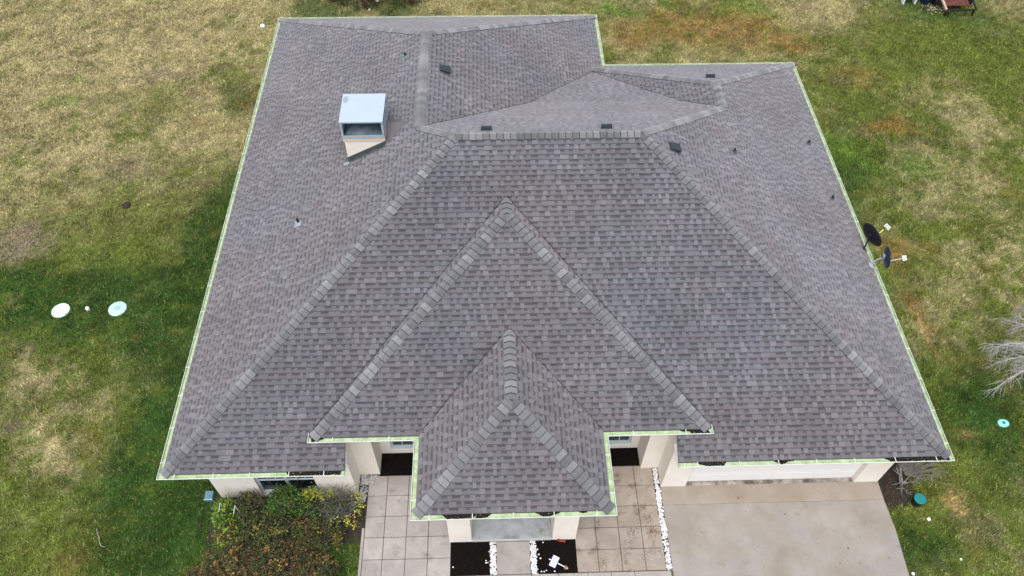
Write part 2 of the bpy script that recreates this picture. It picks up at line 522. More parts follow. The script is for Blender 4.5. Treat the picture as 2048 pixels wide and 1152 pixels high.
# ---- hip and ridge caps
edges = [((e, e), P1, 'F', 'Lf'), ((W - e, e), P2, 'F', 'Rt'), (P1, P2, 'F', 'B'), (P3, P1, 'Lf', 'B'), (P4, P3, 'Lf', 'LR'),
         ((e, LL - e), P4, 'Lf', 'LB'), ((A2 - e, LL - e), P4, 'LR', 'LB'), (P5, P2, 'Rt', 'B'), (P6, P5, 'Rt', 'RL'),
         ((W - e, MM - e), P6, 'Rt', 'RB'), (T2, P6, 'RL', 'RB'),
         ((X1 + e, Y1 + e), M1, 'mf', 'ml'), ((X2 - e, Y1 + e), M1, 'mf', 'mr'), (M1, M2, 'ml', 'mr'),
         ((X3 + e, Y2 + e), Q1, 'qf', 'ql'), ((X4 - e, Y2 + e), Q1, 'qf', 'qr'), (Q1, Q2, 'ql', 'qr')]
caps = []
for lo_, hi_, na, nb in edges:
    p0 = Vector((lo_[0], lo_[1], (lo_[2] if len(lo_) > 2 else zp(na, *lo_)) + Z0))
    p1 = Vector((hi_[0], hi_[1], hi_[2] + Z0))
    dirv = (p1 - p0).normalized(); Ln = (p1 - p0).length
    def wing(nm, other):
        a, b, c = PL[nm]
        n = Vector((-a, -b, 1)).normalized()
        wv = n.cross(dirv).normalized()
        tst = p0.lerp(p1, .5) + wv * .1
        # the wing must run down onto its own plane, where that plane is the lower of the two
        if zp(nm, tst.x, tst.y) > zp(other, tst.x, tst.y): wv = -wv
        return n, wv
    n1, w1 = wing(na, nb); n2, w2 = wing(nb, na)
    nm = (n1 + n2).normalized()
    cnt = int(round(Ln / .185)); st = Ln / cnt
    for i in range(cnt):
        a = p0 + dirv * (i * st - .012); b = p0 + dirv * min((i + 1) * st + .03, Ln + .02)
        hw = .150 + random.uniform(-.006, .006)
        hl = .036 + random.uniform(0, .006); hh = .014
        def ring(p_, h_, dz):
            return [p_ + nm * (h_ + .004 * dz), p_ + w1 * hw * .45 + n1 * h_, p_ + w1 * hw + n1 * (h_ - .006 * dz), p_ + w2 * hw * .45 + n2 * h_, p_ + w2 * hw + n2 * (h_ - .006 * dz)]
        c_ = p0 + dirv * ((i + .86) * st - .012)
        hm_ = hl + (hh - hl) * .68
        vs = ring(a, hl, 1) + ring(c_, hm_, .8) + ring(b, hh, .6)
        vs = vs + [v - nm * .022 for v in vs]
        tops = [(0, 1, 6, 5), (1, 2, 7, 6), (3, 0, 5, 8), (4, 3, 8, 9), (5, 6, 11, 10), (6, 7, 12, 11), (8, 5, 10, 13), (9, 8, 13, 14)]
        fs = tops + [(1, 0, 15, 16), (2, 1, 16, 17), (0, 3, 18, 15), (3, 4, 19, 18), (7, 2, 17, 22), (12, 7, 22, 27), (4, 9, 24, 19), (9, 14, 29, 24)]
        # fix orientation of the top quads so that normals look up
        fx = []
        for f in fs:
            nn = (vs[f[1]] - vs[f[0]]).cross(vs[f[2]] - vs[f[0]])
            ctr = sum((vs[q] for q in f), Vector()) / len(f)
            ref = ctr - (a + b) / 2 + nm * .12
            fx.append(f if nn.dot(ref) > 0 else f[::-1])
        tone = random.choice((.15, .165, .18, .195, .215, .25, .185)) * random.uniform(.94, 1.06)
        ti = random.choice(TINTS[:5])
        tn = []
        for q, f in enumerate(fx):
            for vi in f:
                v = tone * (.96 if q < 4 else .45 if q < 8 else .15)  # upper strip darkened, painting in the shadow line under the next cap
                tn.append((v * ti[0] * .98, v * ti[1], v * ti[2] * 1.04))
        dv = a - CAM
        caps.append((abs(dv.normalized().dot(nm)) / dv.length_squared, vs, fx, tn))
caps.sort(key=lambda u: -u[0])
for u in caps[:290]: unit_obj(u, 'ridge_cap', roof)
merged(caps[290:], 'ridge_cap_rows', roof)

# ---- closed-cut valleys: the dark cut edge of the shingles that lap over
cut = mat('cut_edge', (.03, .028, .03), rough=1)
FV1 = (X1 + e, fml(X1 + e)); FV2 = (X2 - e, fmr(X2 - e))
for lo_, hi_, na, nb in ((FV1, M2, 'ml', 'F'), (FV2, M2, 'mr', 'F'), ((X3 + e, Y1 + e), Q2, 'ql', 'mf'), ((X4 - e, Y1 + e), Q2, 'qr', 'mf'),
                         (K1, P3, 'LR', 'B'), (T1, K1, 'LR', 'Q'), (T1, K2, 'RL', 'Q'), (K2, P5, 'RL', 'B'), (T2, T1, 'RL', 'LR'), ((A2 - e, MM - e), T2, 'LR', 'RB')):
    p0 = Vector((lo_[0], lo_[1], (lo_[2] if len(lo_) > 2 else zp(nb, *lo_)) + Z0)); p1 = Vector((hi_[0], hi_[1], hi_[2] + Z0))
    a_, b2_, _c = PL[nb]
    n_ = Vector((-a_, -b2_, 1)).normalized(); dv = (p1 - p0).normalized(); sd_ = n_.cross(dv)
    t_ = p0.lerp(p1, .5) + sd_ * .05
    if zp(na, t_.x, t_.y) > zp(nb, t_.x, t_.y): sd_ = -sd_
    vb = MB(); pr = []
    N_ = max(2, int((p1 - p0).length / .3))
    for i in range(N_ + 1):
        q = p0.lerp(p1, i / N_); o_ = .03 + random.uniform(-.006, .006); wd_ = random.uniform(.007, .013)
        pr.append((q + sd_ * o_ + n_ * .021, q + sd_ * (o_ + wd_) + n_ * .021, q + sd_ * o_, q + sd_ * (o_ + wd_)))
    for i in range(N_):
        a4, b4 = pr[i], pr[i + 1]
        vb.add([a4[0], a4[1], b4[1], b4[0], a4[2], a4[3], b4[3], b4[2]], [(0, 1, 2, 3), (0, 4, 5, 1), (1, 5, 6, 2), (2, 6, 7, 3), (3, 7, 4, 0)])
    vb.build('valley_edge', cut, roof)

# ---- eave: fascia, soffit, gutters (lip is the outline; z of the lip = eave height)
def gutter(path, z, debris=0.0, closed_start=True, closed_end=True, seed=0):
    """path: outer lip corners in order, house on the LEFT of the travel direction"""
    n = len(path)
    P = [Vector((x, y, 0)) for x, y in path]
    dirs = [(P[i + 1] - P[i]).normalized() for i in range(n - 1)]
    inn = [Vector((-d_.y, d_.x, 0)) for d_ in dirs]
    def off(i, o_):
        if i == 0: return P[0] + inn[0] * o_
        if i == n - 1: return P[-1] + inn[-1] * o_
        a, b = inn[i - 1], inn[i]
        return P[i] + (a + b) * (o_ / (1 + a.dot(b)))
    # outer profile (offset inwards, height), then inner profile
    outer = [(.150, -.115), (.05, -.115), (.035, -.10), (.022, -.06), (.004, -.03), (0, -.018), (0, 0), (.010, .0)]
    inner = [(.010, -.006), (.012, -.02), (.022, -.05), (.03, -.055), (.144, -.055), (.144, .012), (.150, .012), (.150, -.115)]
    mb = MB()
    for prof, mi in ((outer, 0), (inner, 1)):
        vs = []
        for i in range(n):
            for o_, h in prof: 
                q = off(i, o_); vs.append((q.x, q.y, z + h - .012))
        k = len(prof); fs = []
        for i in range(n - 1):
            for j in range(k - 1):
                fs.append((i * k + j, (i + 1) * k + j, (i + 1) * k + j + 1, i * k + j + 1))
        mb.add(vs, fs, mi)
    for i, flag in ((0, closed_start), (n - 1, closed_end)):
        if flag:
            q = [off(i, o_) for o_ in (0, .150)]
            mb.add([(q[0].x, q[0].y, z - .03), (q[1].x, q[1].y, z - .127), (q[1].x, q[1].y, z), (q[0].x, q[0].y, z - .012)], [(0, 1, 2, 3)], 0)
    go = mb.build('gutter', [m_white, m_green_in], house)
    # fascia board behind the gutter
    fb = MB()
    for i in range(n - 1):
        a0, a1, b0, b1 = off(i, .153), off(i + 1, .153), off(i, .175), off(i + 1, .175)
        pts = [a0, a1, b1, b0]
        fb.add([(p.x, p.y, z - .17) for p in pts] + [(p.x, p.y, z - .025) for p in pts],
               [(0, 1, 5, 4), (1, 2, 6, 5), (2, 3, 7, 6), (3, 0, 4, 7), (4, 5, 6, 7), (3, 2, 1, 0)])
    fb.build('fascia', m_white, go)
    # hangers
    for i in range(n - 1):
        Ln = (P[i + 1] - P[i]).length
        cnt = max(1, int(Ln / .92))
        for q in range(cnt):
            c_ = P[i] + dirs[i] * (Ln * (q + .5) / cnt + random.uniform(-.05, .05))
            if Ln < .5: continue
            o = link('gutter_hanger', hanger_me, go, loc=(c_.x, c_.y, z - .012), rot=(0, 0, math.atan2(dirs[i].y, dirs[i].x)))
    # leaf litter lying in the trough, in clumps with gaps
    if debris > 0:
        dm = MB()
        for i in range(n - 1):
            Ln = (P[i + 1] - P[i]).length
            if Ln < .6 or dirs[i].x < .5: continue
            s = .1
            while s < Ln - .1:
                nv = float(fbm(np.array([s + seed]), np.array([seed * 3.1 + i]), 1.1, 3)[0])
                if nv > 1 - debris:
                    for _ in range(5):
                        c_ = P[i] + dirs[i] * s + inn[i] * random.uniform(max(.04, .13 - 1.4 * (nv - 1 + debris)), .145)
                        r_ = random.uniform(.010, .028); zt = z - .012 + random.uniform(-.045, -.01)
                        an = random.random() * 3
                        vs = []
                        for q in range(5):
                            rr = r_ * random.uniform(.6, 1.3)
                            vs.append((c_.x + rr * math.cos(an + q * 1.257), c_.y + rr * math.sin(an + q * 1.257), zt + random.uniform(-.006, .004)))
                        vs.append((c_.x, c_.y, zt + .008)); vs.append((c_.x, c_.y, zt - .05))
                        dm.add(vs, [(q, (q + 1) % 5, 5) for q in range(5)] + [((q + 1) % 5, q, 6) for q in range(5)])
                s += random.uniform(.010, .022)
        if dm.v: tag(dm.build('leaf_debris', m_debris, go), kind='stuff')
    return go
hm = MB().box(-.008, .008, .0, .147, .002, .008)
hm.box(-.012, .012, -.003, .003, -.01, .007)
hanger_me = mesh('gutter_hanger', hm.v, hm.f, m_white)
yr = (H1 - PL['F'][2]) / PL['F'][1]
gutter([(0, LL), (0, 0), (XA, 0)], Z0, .44, seed=1)
gutter([(XB, 0), (W, 0), (W, MM), (A2, MM), (A2, LL), (0, LL)], Z0, .50, closed_end=False, seed=2)
gutter([(X1, yr), (X1, Y1), (X3, Y1), (X3, Y2), (X4, Y2), (X4, Y1), (X2, Y1), (X2, yr)], Z0 + H1, .42, seed=3)

sf = MB()
def soffit(x0, x1, y0, y1, z): sf.box(x0, x1, y0, y1, z - .03, z)
zs = Z0 - .14
soffit(.18, XA, .18, .70, zs); soffit(XB, W - .15, .15, .70, zs); soffit(.15, .72, .72, LL - .15, zs)
soffit(W - .72, W - .15, .72, MM - .15, zs); soffit(.74, A2 - .15, LL - .72, LL - .15, zs); soffit(A2 - .72, A2 - .15, MM - .15, LL - .74, zs)
soffit(A2 - .1, W - .74, MM - .72, MM - .15, zs)
zs2 = Z0 + H1 - .14
soffit(XA + .01, X3 + .13, Y1 + .15, 1.95, zs2); soffit(X4 - .13, XB - .01, Y1 + .15, 1.95, zs2)
soffit(X3 + .15, X4 - .15, Y2 + .15, 1.95, zs2)
sf.build('soffit', m_white, house)

# ---- walls
def wall(axis, pos, a0, a1, z0, z1, th, holes=(), material=m_stucco):
    """axis 'y': wall plane faces -y at y=pos, runs along x; axis 'x': runs along y with face x=pos (th signed)"""
    xs = sorted({a0, a1, *[h[0] for h in holes], *[h[1] for h in holes]})
    zs_ = sorted({z0, z1, *[h[2] for h in holes], *[h[3] for h in holes]})
    mb = MB()
    for i in range(len(xs) - 1):
        for j in range(len(zs_) - 1):
            cx, cz = (xs[i] + xs[i + 1]) / 2, (zs_[j] + zs_[j + 1]) / 2
            if any(h[0] < cx < h[1] and h[2] < cz < h[3] for h in holes): continue
            lo2, hi2 = min(pos, pos + th), max(pos, pos + th)
            if axis == 'y': mb.box(xs[i], xs[i + 1], lo2, hi2, zs_[j], zs_[j + 1])
            else: mb.box(lo2, hi2, xs[i], xs[i + 1], zs_[j], zs_[j + 1])
    return mb.build('wall', material, house)
ZT = Z0 - .17; ZT2 = Z0 + H1 - .17
wl, wr, wf = .68, 19.30, .69
winL = (1.86, 3.46, .12, 1.85)
wall('y', wf, wl, 4.50, 0, ZT, .18, [winL])
wall('y', wf + .002, 4.40, 4.50, ZT, ZT2, .16)
wall('x', 4.50, wf + .182, 1.27, 0, ZT2, -.2)
wall('y', 1.27, 4.302, 5.07, 0, ZT2, .2)
wall('x', 5.07, 1.472, 1.92, 0, ZT2, -.2)
recL = (5.38, 6.95, .22, 1.95); recR = (10.70, 12.31, .20, 1.95)
wall('y', 1.92, 4.872, 7.60, 0, ZT2, .2, [recL])
wall('y', 1.92, 10.02, 12.78, 0, ZT2, .2, [recR])
wall('y', 1.92, 7.602, 10.018, 0, ZT2, .2, [(8.25, 9.35, .1, 2.2)])
wall('x', 12.55, 1.472, 1.918, 0, ZT2, .2)
wall('y', 1.27, 12.55, 13.30, 0, ZT2, .2)
wall('x', 13.06, wf + .182, 1.268, 0, ZT2, .2)
gd = (13.76, 18.60, -.01, 2.2)
wall('y', wf, 13.06, wr, 0, ZT, .18, [(13.76, 18.60, 0, 2.2)])
wall('y', wf + .002, 13.06, 13.16, ZT, ZT2, .16)
wall('x', wl, wf + .182, LL - .68, 0, ZT, .18)
wall('x', wr, wf + .182, MM - .68, 0, ZT, -.18)
wall('y', LL - .68, wl + .182, A2 - .68, 0, ZT, -.18)
wall('x', A2 - .68, MM - .68, LL - .862, 0, ZT, -.18)
wall('y', MM - .68, A2 - .678, wr - .182, 0, ZT, -.18)
# raised return walls above the low roof at each side of the entry block
wall('x', 4.30, wf + .18, 2.0, ZT, ZT2, .1)
wall('x', 13.26, wf + .18, 2.0, ZT, ZT2, -.1)
# portico columns
for x0, x1 in ((7.10, 7.70), (9.88, 10.52)):
    cm = MB().box(x0, x1, -.75, -.15, 0, ZT2)
    cm.box(x0 - .004, x1 + .004, -.754, -.146, 0, .06)
    bevel(cm.build('column', m_stucco, house), .008)
    MB().box(x0 + .1, x1 - .1, 1.3, 1.918, .1, ZT2).build('column', m_stucco, house)
pf = MB().box(7.12, 10.50, -.74, 1.915, -.06, .10)
pf.build('porch_floor', m_porch, house)
MB().box(7.704, 9.876, -.755, -.742, -.06, .102).build('porch_edge', mat('porch_edge_concrete', (.52, .52, .50), rough=.9, var=.2, scale=6), house)
MB().box(8.25, 9.35, 1.97, 2.02, .1, 2.2).build('front_door', mat('front_door_paint', (.10, .05, .03), rough=.5), house)

def window(x0, x1, z0, z1, y, rail, cols, split=True):
    fr = MB()
    t = .045
    fr.box(x0, x1, y - .02, y + .05, z0, z0 + t); fr.box(x0, x1, y - .02, y + .05, z1 - t, z1)
    fr.box(x0, x0 + t, y - .02, y + .05, z0 + t, z1 - t); fr.box(x1 - t, x1, y - .02, y + .05, z0 + t, z1 - t)
    mid = (x0 + x1) / 2
    bays = [(x0 + t, mid - .045), (mid + .045, x1 - t)] if split else [(x0 + t, x1 - t)]
    if split: fr.box(mid - .045, mid + .045, y - .02, y + .05, z0 + t, z1 - t)
    for a, b in bays: fr.box(a, b, y - .015, y + .04, rail - .025, rail + .025)
    wo = fr.build('window', m_frame, house)
    for a, b in bays:
        MB().box(a, b, y + .022, y + .03, z0 + t, rail - .025).build('pane', m_glass, wo)
        n = cols
        ww = (b - a) / n
        for i in range(n):
            for zz0, zz1 in ((rail + .025, rail + .025 + (z1 - t - rail) * .5), (rail + .045 + (z1 - t - rail) * .5, z1 - t)):
                MB().box(a + i * ww + (.008 if i else 0), a + (i + 1) * ww - (.008 if i < n - 1 else 0), y + .012, y + .02, zz0, zz1).build('pane', m_glass, wo)
        mm = MB()
        for i in range(1, n): mm.box(a + i * ww - .009, a + i * ww + .009, y + .002, y + .024, rail + .025, z1 - t)
        mm.box(a, b, y + .0, y + .022, rail + .024 + (z1 - t - rail) * .5, rail + .046 + (z1 - t - rail) * .5)
        mm.build('muntin', m_frame, wo)
    MB().box(x0 - .0, x1 + .0, y - .09, y - .021, z0 - .0, z0 + .03).build('sill', m_frame, wo)
    return wo
window(winL[0], winL[1], winL[2], winL[3], wf + .11, .86, 3)
window(recL[0], recL[1], recL[2], recL[3], 1.92 + .11, 1.10, 3, False)
window(recR[0], recR[1], recR[2], recR[3], 1.92 + .11, 1.10, 3, False)
for q in (recL, recR):
    pass
# muntins on the lower sash of the entry windows
for q in (recL, recR):
    mm = MB()
    for i in range(1, 5): 
        xx = q[0] + (q[1] - q[0]) * i / 5
        mm.box(xx - .01, xx + .01, 2.03, 2.05, q[2] + .045, 1.07)
    mm.box(q[0] + .045, q[1] - .045, 2.028, 2.048, .62, .64)
    mm.build('muntin', m_frame, house)

# garage door of four sections
gdo = empty('garage_door'); gdo.parent = house
for i in range(4):
    mb = MB().box(13.765, 18.595, .825, .87, .012 + i * .545, .012 + i * .545 + .538)
    for j in range(8):
        xx = 13.85 + j * .592
        mb.box(xx, xx + .50, .818, .825, .10 + i * .545, .44 + i * .545)
    bevel(mb.build('door_panel', m_door, gdo), .006)
tr = MB().box(13.55, 13.76, .672, .69, 0, 2.2); 
MB().box(13.3, 18.9, 1.02, 1.06, 0, 2.5).build('door_backing', m_soot, house)
# wall lamps by the garage, seen just below the gutter
for xx in (13.52, 18.98):
    lm = MB().box(xx - .06, xx + .06, wf - .02, wf, 1.95, 2.10)
    lm.box(xx - .09, xx + .09, wf - .14, wf - .02, 1.98, 2.05)
    lm.build('wall_lamp', m_trim, house)

# ------------------------------------------------------------------ chimney
ch = empty('chimney', (4.78, 9.5, Z0)); ch.parent = house
cx0, cx1, cy0, cy1 = 4.22, 5.36, 8.86, 10.01
def rp(x, y, z): return (x - 4.78, y - 9.5, z - Z0)
st = MB()
def cbox(mb, x0, x1, y0, y1, z0, z1, mi=0):
    a = rp(x0, y0, z0); b = rp(x1, y1, z1)
    return mb.box(a[0], b[0], a[1], b[1], a[2], b[2], mi)
cbox(st, cx0, cx1, cy0, cy1, 4.6, 5.84); st.build('chimney_stack', m_stucco, ch)
b_ = MB(); cbox(b_, cx0 - .03, cx1 + .03, cy0 - .03, cy1 + .03, 5.84, 5.94); b_.build('chimney_band', m_band, ch)
# step flashing following the roof slope
fl = MB()
z = lambda x: .5438 * x - .0653 + Z0
for yy, sgn in ((cy0, -1), (cy1, 1)):
    y0, y1 = yy + sgn * .006, yy + sgn * .012
    vs = [rp(cx0 - .02, y0, z(cx0 - .02)), rp(cx1 + .02, y0, z(cx1 + .02)), rp(cx1 + .02, y0, z(cx1) + .17), rp(cx0 - .02, y0, z(cx0) + .17)]
    vs += [rp(cx0 - .02, y1, z(cx0 - .02)), rp(cx1 + .02, y1, z(cx1 + .02)), rp(cx1 + .02, y1, z(cx1) + .16), rp(cx0 - .02, y1, z(cx0) + .16)]
    fl.add(vs, [(0, 1, 2, 3), (7, 6, 5, 4), (0, 4, 5, 1), (1, 5, 6, 2), (2, 6, 7, 3), (3, 7, 4, 0)])
    y2 = yy + sgn * .10
    vs = [rp(cx0 - .05, y0, z(cx0 - .05) + .02), rp(cx1 + .05, y0, z(cx1 + .05) + .02), rp(cx1 + .05, y2, z(cx1 + .05) + .018), rp(cx0 - .05, y2, z(cx0 - .05) + .018)]
    fl.add(vs, [(0, 1, 2, 3)])
cbox(fl, cx0 - .012, cx0 - .004, cy0 - .01, cy1 + .01, z(cx0) - .02, z(cx0) + .14)
fl.build('chimney_flashing', m_flash, ch)
MB().add([rp(cx0 - .13, cy0 - .12, z(cx0 - .13) + .022), rp(cx0 + .02, cy0 - .12, z(cx0) + .03), rp(cx0 + .02, cy0 - .02, z(cx0) + .03), rp(cx0 - .13, cy0 - .02, z(cx0 - .13) + .022)], [(0, 1, 2, 3)]).build('lead_patch', m_lead, ch)
# cricket on the uphill side
cr = MB()
xa_, xb_ = cx1, cx1 + .62
ym = (cy0 + cy1) / 2
hi = z(xb_) + .03
cr.add([rp(xa_, cy0 - .08, z(xa_) + .02), rp(xb_, ym, z(xb_) + .024), rp(xa_, ym, z(xa_) + .34), rp(xa_, cy1 + .08, z(xa_) + .02)], [(0, 1, 2), (2, 1, 3)])
cme = cr
o = cr.build('cricket', mat('cricket_felt', (.14, .13, .135), rough=.95, var=.15, scale=9, fine=.2), ch)
# sheet-metal shroud: corner posts, rails, side pans, flue, top plate
sx0, sx1, sy0, sy1, s0, s1 = 4.19, 5.39, 8.82, 10.03, 5.945, 6.53
sh = MB()
for x0 in (sx0, sx1 - .05):
    for y0 in (sy0, sy1 - .05): cbox(sh, x0, x0 + .05, y0, y0 + .05, s0, s1)
for y0 in (sy0, sy1 - .02):
    cbox(sh, sx0 + .05, sx1 - .05, y0, y0 + .02, s0, s0 + .10)
    cbox(sh, sx0 + .05, sx1 - .05, y0, y0 + .02, s1 - .03, s1)
for x0 in (sx0, sx1 - .02):
    cbox(sh, x0, x0 + .02, sy0 + .05, sy1 - .05, s0, s0 + .34)
    cbox(sh, x0, x0 + .02, sy0 + .05, sy1 - .05, s1 - .03, s1)
sh.build('chimney_shroud', mat('bright_galvanised', (.34, .43, .49), color2=(.44, .53, .59), rough=.5, metal=.2, scale=12), ch)
pan = MB()
vs = [rp(sx0 + .03, sy0 + .03, s0 + .05), rp(sx1 - .03, sy0 + .03, s0 + .05), rp(sx1 - .03, sy1 - .03, s0 + .05), rp(sx0 + .03, sy1 - .03, s0 + .05),
      rp(4.5, 9.25, s0 + .20), rp(5.05, 9.25, s0 + .20), rp(5.05, 9.75, s0 + .20), rp(4.5, 9.75, s0 + .20)]
pan.add(vs, [(0, 1, 5, 4), (1, 2, 6, 5), (2, 3, 7, 6), (3, 0, 4, 7), (4, 5, 6, 7)])
pan.build('chase_cover', mat('cap_shaded_sheet_metal', (.02, .03, .04), color2=(.20, .27, .32), rough=.6, scale=2.2, lo=.3, hi=.8), ch)  # dark sheet metal, the shadow of the cap above put into its colour
fm = MB().lathe([(.16, s0 + .2 - Z0), (.16, s0 + .42 - Z0), (.22, s0 + .42 - Z0), (.22, s0 + .5 - Z0), (0.02, s0 + .52 - Z0)], 20)
fm.build('flue_pipe', m_soot, ch)
tp = MB(); cbox(tp, sx0 - .015, sx1 + .015, sy0 - .015, sy1 + .015, s1, s1 + .035)
bevel(tp.build('chimney_cap', m_cap, ch), .008)
sp = MB()
spx, spy = -.50, .28
vs = [(spx + .075 * math.cos(a) , spy + .15 * math.sin(a), s1 + .0385 - Z0) for a in np.linspace(0, 2 * math.pi, 18, endpoint=False)]
sp.add(vs, [tuple(range(18))]).build('weathered_spot', mat('weathered_patch', (.28, .34, .36), rough=.7), ch)

# ------------------------------------------------------------------ roof vents and pipes
def frame_on(k, x, y, spin=0):
    a, b, c = PL[k]
    n = Vector((-a, -b, 1)).normalized()
    t = Vector((a, b, a * a + b * b)).normalized()
    s = t.cross(n)
    M_ = Matrix((s, t, n)).transposed().to_4x4()
    M_.translation = Vector((x, y, zp(k, x, y) + Z0 + .012))
    return M_
vm = MB()
vm.box(-.24, .24, -.24, .24, 0, .008, 1)
vm.add([(-.17, -.17, .01), (.17, -.17, .01), (.17, .17, .01), (-.17, .17, .01), (-.19, -.21, .13), (.19, -.21, .13), (.17, .16, .05), (-.17, .16, .05), (-.19, -.21, .10), (.19, -.21, .10)],
       [(4, 5, 6, 7), (0, 1, 9, 8), (8, 9, 5, 4), (1, 2, 6, 5, 9), (2, 3, 7, 6), (3, 0, 8, 4, 7)], 0)
vent_me = mesh('roof_vent', [(q[0] * .8, q[1] * .8, q[2] * .8) for q in vm.v], vm.f, [m_vent, m_flash], vm.mi)
for k, x, y in (('LR', 7.0, 12.01), ('Rt', 13.47, 7.86)):
    o = link('roof_vent', vent_me, roof); o.matrix_world = frame_on(k, x, y)
vm = MB().box(-.16, .16, -.09, .09, 0, .008, 1)
for i in range(8): 
    pass
prof = [(-.055, .01), (-.06, .09), (-.03, .12), (.03, .12), (.06, .09), (.055, .01)]
vs = [(sx, p[0], p[1]) for sx in (-.14, .14) for p in prof]
vm.add(vs, [(i, i + 6, i + 7, i + 1) for i in range(5)] + [(5, 4, 3, 2, 1, 0), (6, 7, 8, 9, 10, 11)])
vm.box(-.145, -.125, -.065, .065, .01, .125); vm.box(.125, .145, -.065, .065, .01, .125)
vent2_me = mesh('roof_vent', vm.v, vm.f, [m_vent, m_flash], vm.mi)
for k, x, y in (('B', 8.30, 8.42), ('B', 11.64, 8.44), ('RB', 15.87, 13.28)):
    o = link('roof_vent', vent2_me, roof); o.matrix_world = frame_on(k, x, y)
for k, x, y, lead in (('Lf', 2.83, 7.1, 1), ('Lf', 5.75, 12.7, 2), ('Rt', 15.65, 8.93, 0), ('Rt', 19.10, 11.33, 0), ('Rt', 19.20, 8.8, 0)):
    M_ = frame_on(k, x, y)
    s_ = .8 if x < 3 else .62
    pm = MB().tube([M_ @ Vector((0, 0, 0)), M_ @ Vector((0, 0, 0)) + Vector((0, 0, .26 * s_))], .035 * s_ + .006, 10)
    po = pm.build('vent_pipe', m_black, roof, smooth=False)
    b_ = MB().lathe([(.11 * s_, .004), (.075 * s_, .03), (.05 * s_, .09)], 14, M=M_)
    b_.box(-.12 * s_, .12 * s_, -.17 * s_, .12 * s_, .0, .006, M=M_)
    b_.build('pipe_boot', (m_flash, m_lead, m_galv)[lead], po)

# ------------------------------------------------------------------ lawn
BL = {'tan': [(-8.13, 23.19, 5.89, 3.84), (-10.71, 18.3, 2.48, 2.89), (-6.93, 15.17, 2.93, 1.23), (-4.29, 23.12, 1.81, 2.47), (-6.04, 4.7, 0.93, 0.98), (-4.45, 2.61, 0.88, 0.7), (-4.33, 1.82, 0.86, 0.5), (-3.68, 18.16, 1.04, 0.84), (27.04, 12.51, 1.15, 1.47), (27.77, 17.53, 1.27, 1.79), (25.32, 13.64, 0.98, 1.21), (24.3, 24.2, 2.14, 1.3), (25.92, 8.81, 1.06, 1.52)],
 'dark': [(-1.78, 11.84, 0.73, 2.44), (-1.82, 9.45, 0.87, 1.94), (-4.78, 7.77, 3.84, 1.36), (-7.75, 8.7, 0.85, 0.95), (-2.13, 5.72, 0.96, 1.01), (-1.69, 3.89, 0.76, 1.69), (-2.09, 1.45, 0.86, 1.15), (-0.71, -0.19, 1.23, 1.35), (-2.02, 18.12, 0.62, 1.01), (0.96, 24.81, 1.17, 0.84), (3.0, 24.6, 2.6, .7), (3.0, 24.9, 2.2, .5), (0.0, 25.04, 0.71, 0.85), (22.19, 13.71, 0.98, 1.19), (21.45, 11.84, 0.56, 1.1), (23.3, 2.4, 0.8, 1.3), (20.09, -1.01, 0.69, 0.74), (19.36, -0.71, 0.28, 0.6), (29.77, 24.1, 2.15, 1.34), (-2.61, 7.72, 1.0, 1.34), (4.38, -1.2, 0.35, 1.1)],
 'olive': [(-4.94, 11.41, 2.17, 2.14), (-4.92, 18.18, 1.24, 1.02), (26.82, 21.03, 3.39, 2.43), (30.2, 20.96, 2.04, 2.47)],
 'rust': [(15.59, 22.95, 1.61, 1.0), (18.13, 22.9, 1.62, 1.21), (21.6, 21.87, 1.14, 0.59), (22.19, 21.49, 1.13, 0.58), (24.04, 19.29, 1.09, 0.73), (14.74, 21.62, 0.9, 0.76), (19.63, 22.29, 1.37, 1.2), (-1.78, 17.96, 0.41, 0.33), (-3.29, 6.52, 0.32, 0.17), (22.56, 8.89, 0.53, 0.61), (22.65, 7.13, 0.42, 0.68), (-3.31, 16.43, 0.3, 0.25), (20.66, 23.85, 2.35, 1.27), (24.92, 16.0, 1.23, 0.49)],
 'straw': [(21.34, 0.16, 0.31, 0.4), (22.19, 8.33, 0.14, 0.95), (22.56, 5.9, 0.1, 1.07), (22.56, 2.1, 0.38, 0.18)],
 'green': [(-9.44, 18.17, 0.52, 0.41), (-9.0, 19.42, 0.32, 0.29), (22.63, 14.55, 1.0, 0.92), (21.91, 8.01, 0.52, 0.7), (20.79, 24.46, 1.19, 0.64), (25.22, 13.37, 0.59, 0.59), (14.6, 24.37, 0.71, 0.62)],
 'gray': [(-5.65, 14.02, 0.96, 0.73), (-8.12, 10.75, 1.24, 0.64), (-5.75, 19.86, 0.86, 0.54), (-8.39, 10.52, 0.71, 0.51), (-5.7, 19.69, 1.07, 0.43), (-5.68, 2.81, 0.29, 0.18)]}
COLS = {'tan': (.45, .38, .20), 'olive': (.14, .175, .034), 'dark': (.034, .085, .017), 'rust': (.29, .165, .05),
        'straw': (.48, .31, .14), 'green': (.13, .22, .035), 'gray': (.27, .22, .15)}
STR = {'tan': .7, 'olive': 1.0, 'dark': 1.5, 'rust': .8, 'straw': 1.2, 'green': 1.6, 'gray': 1.3}
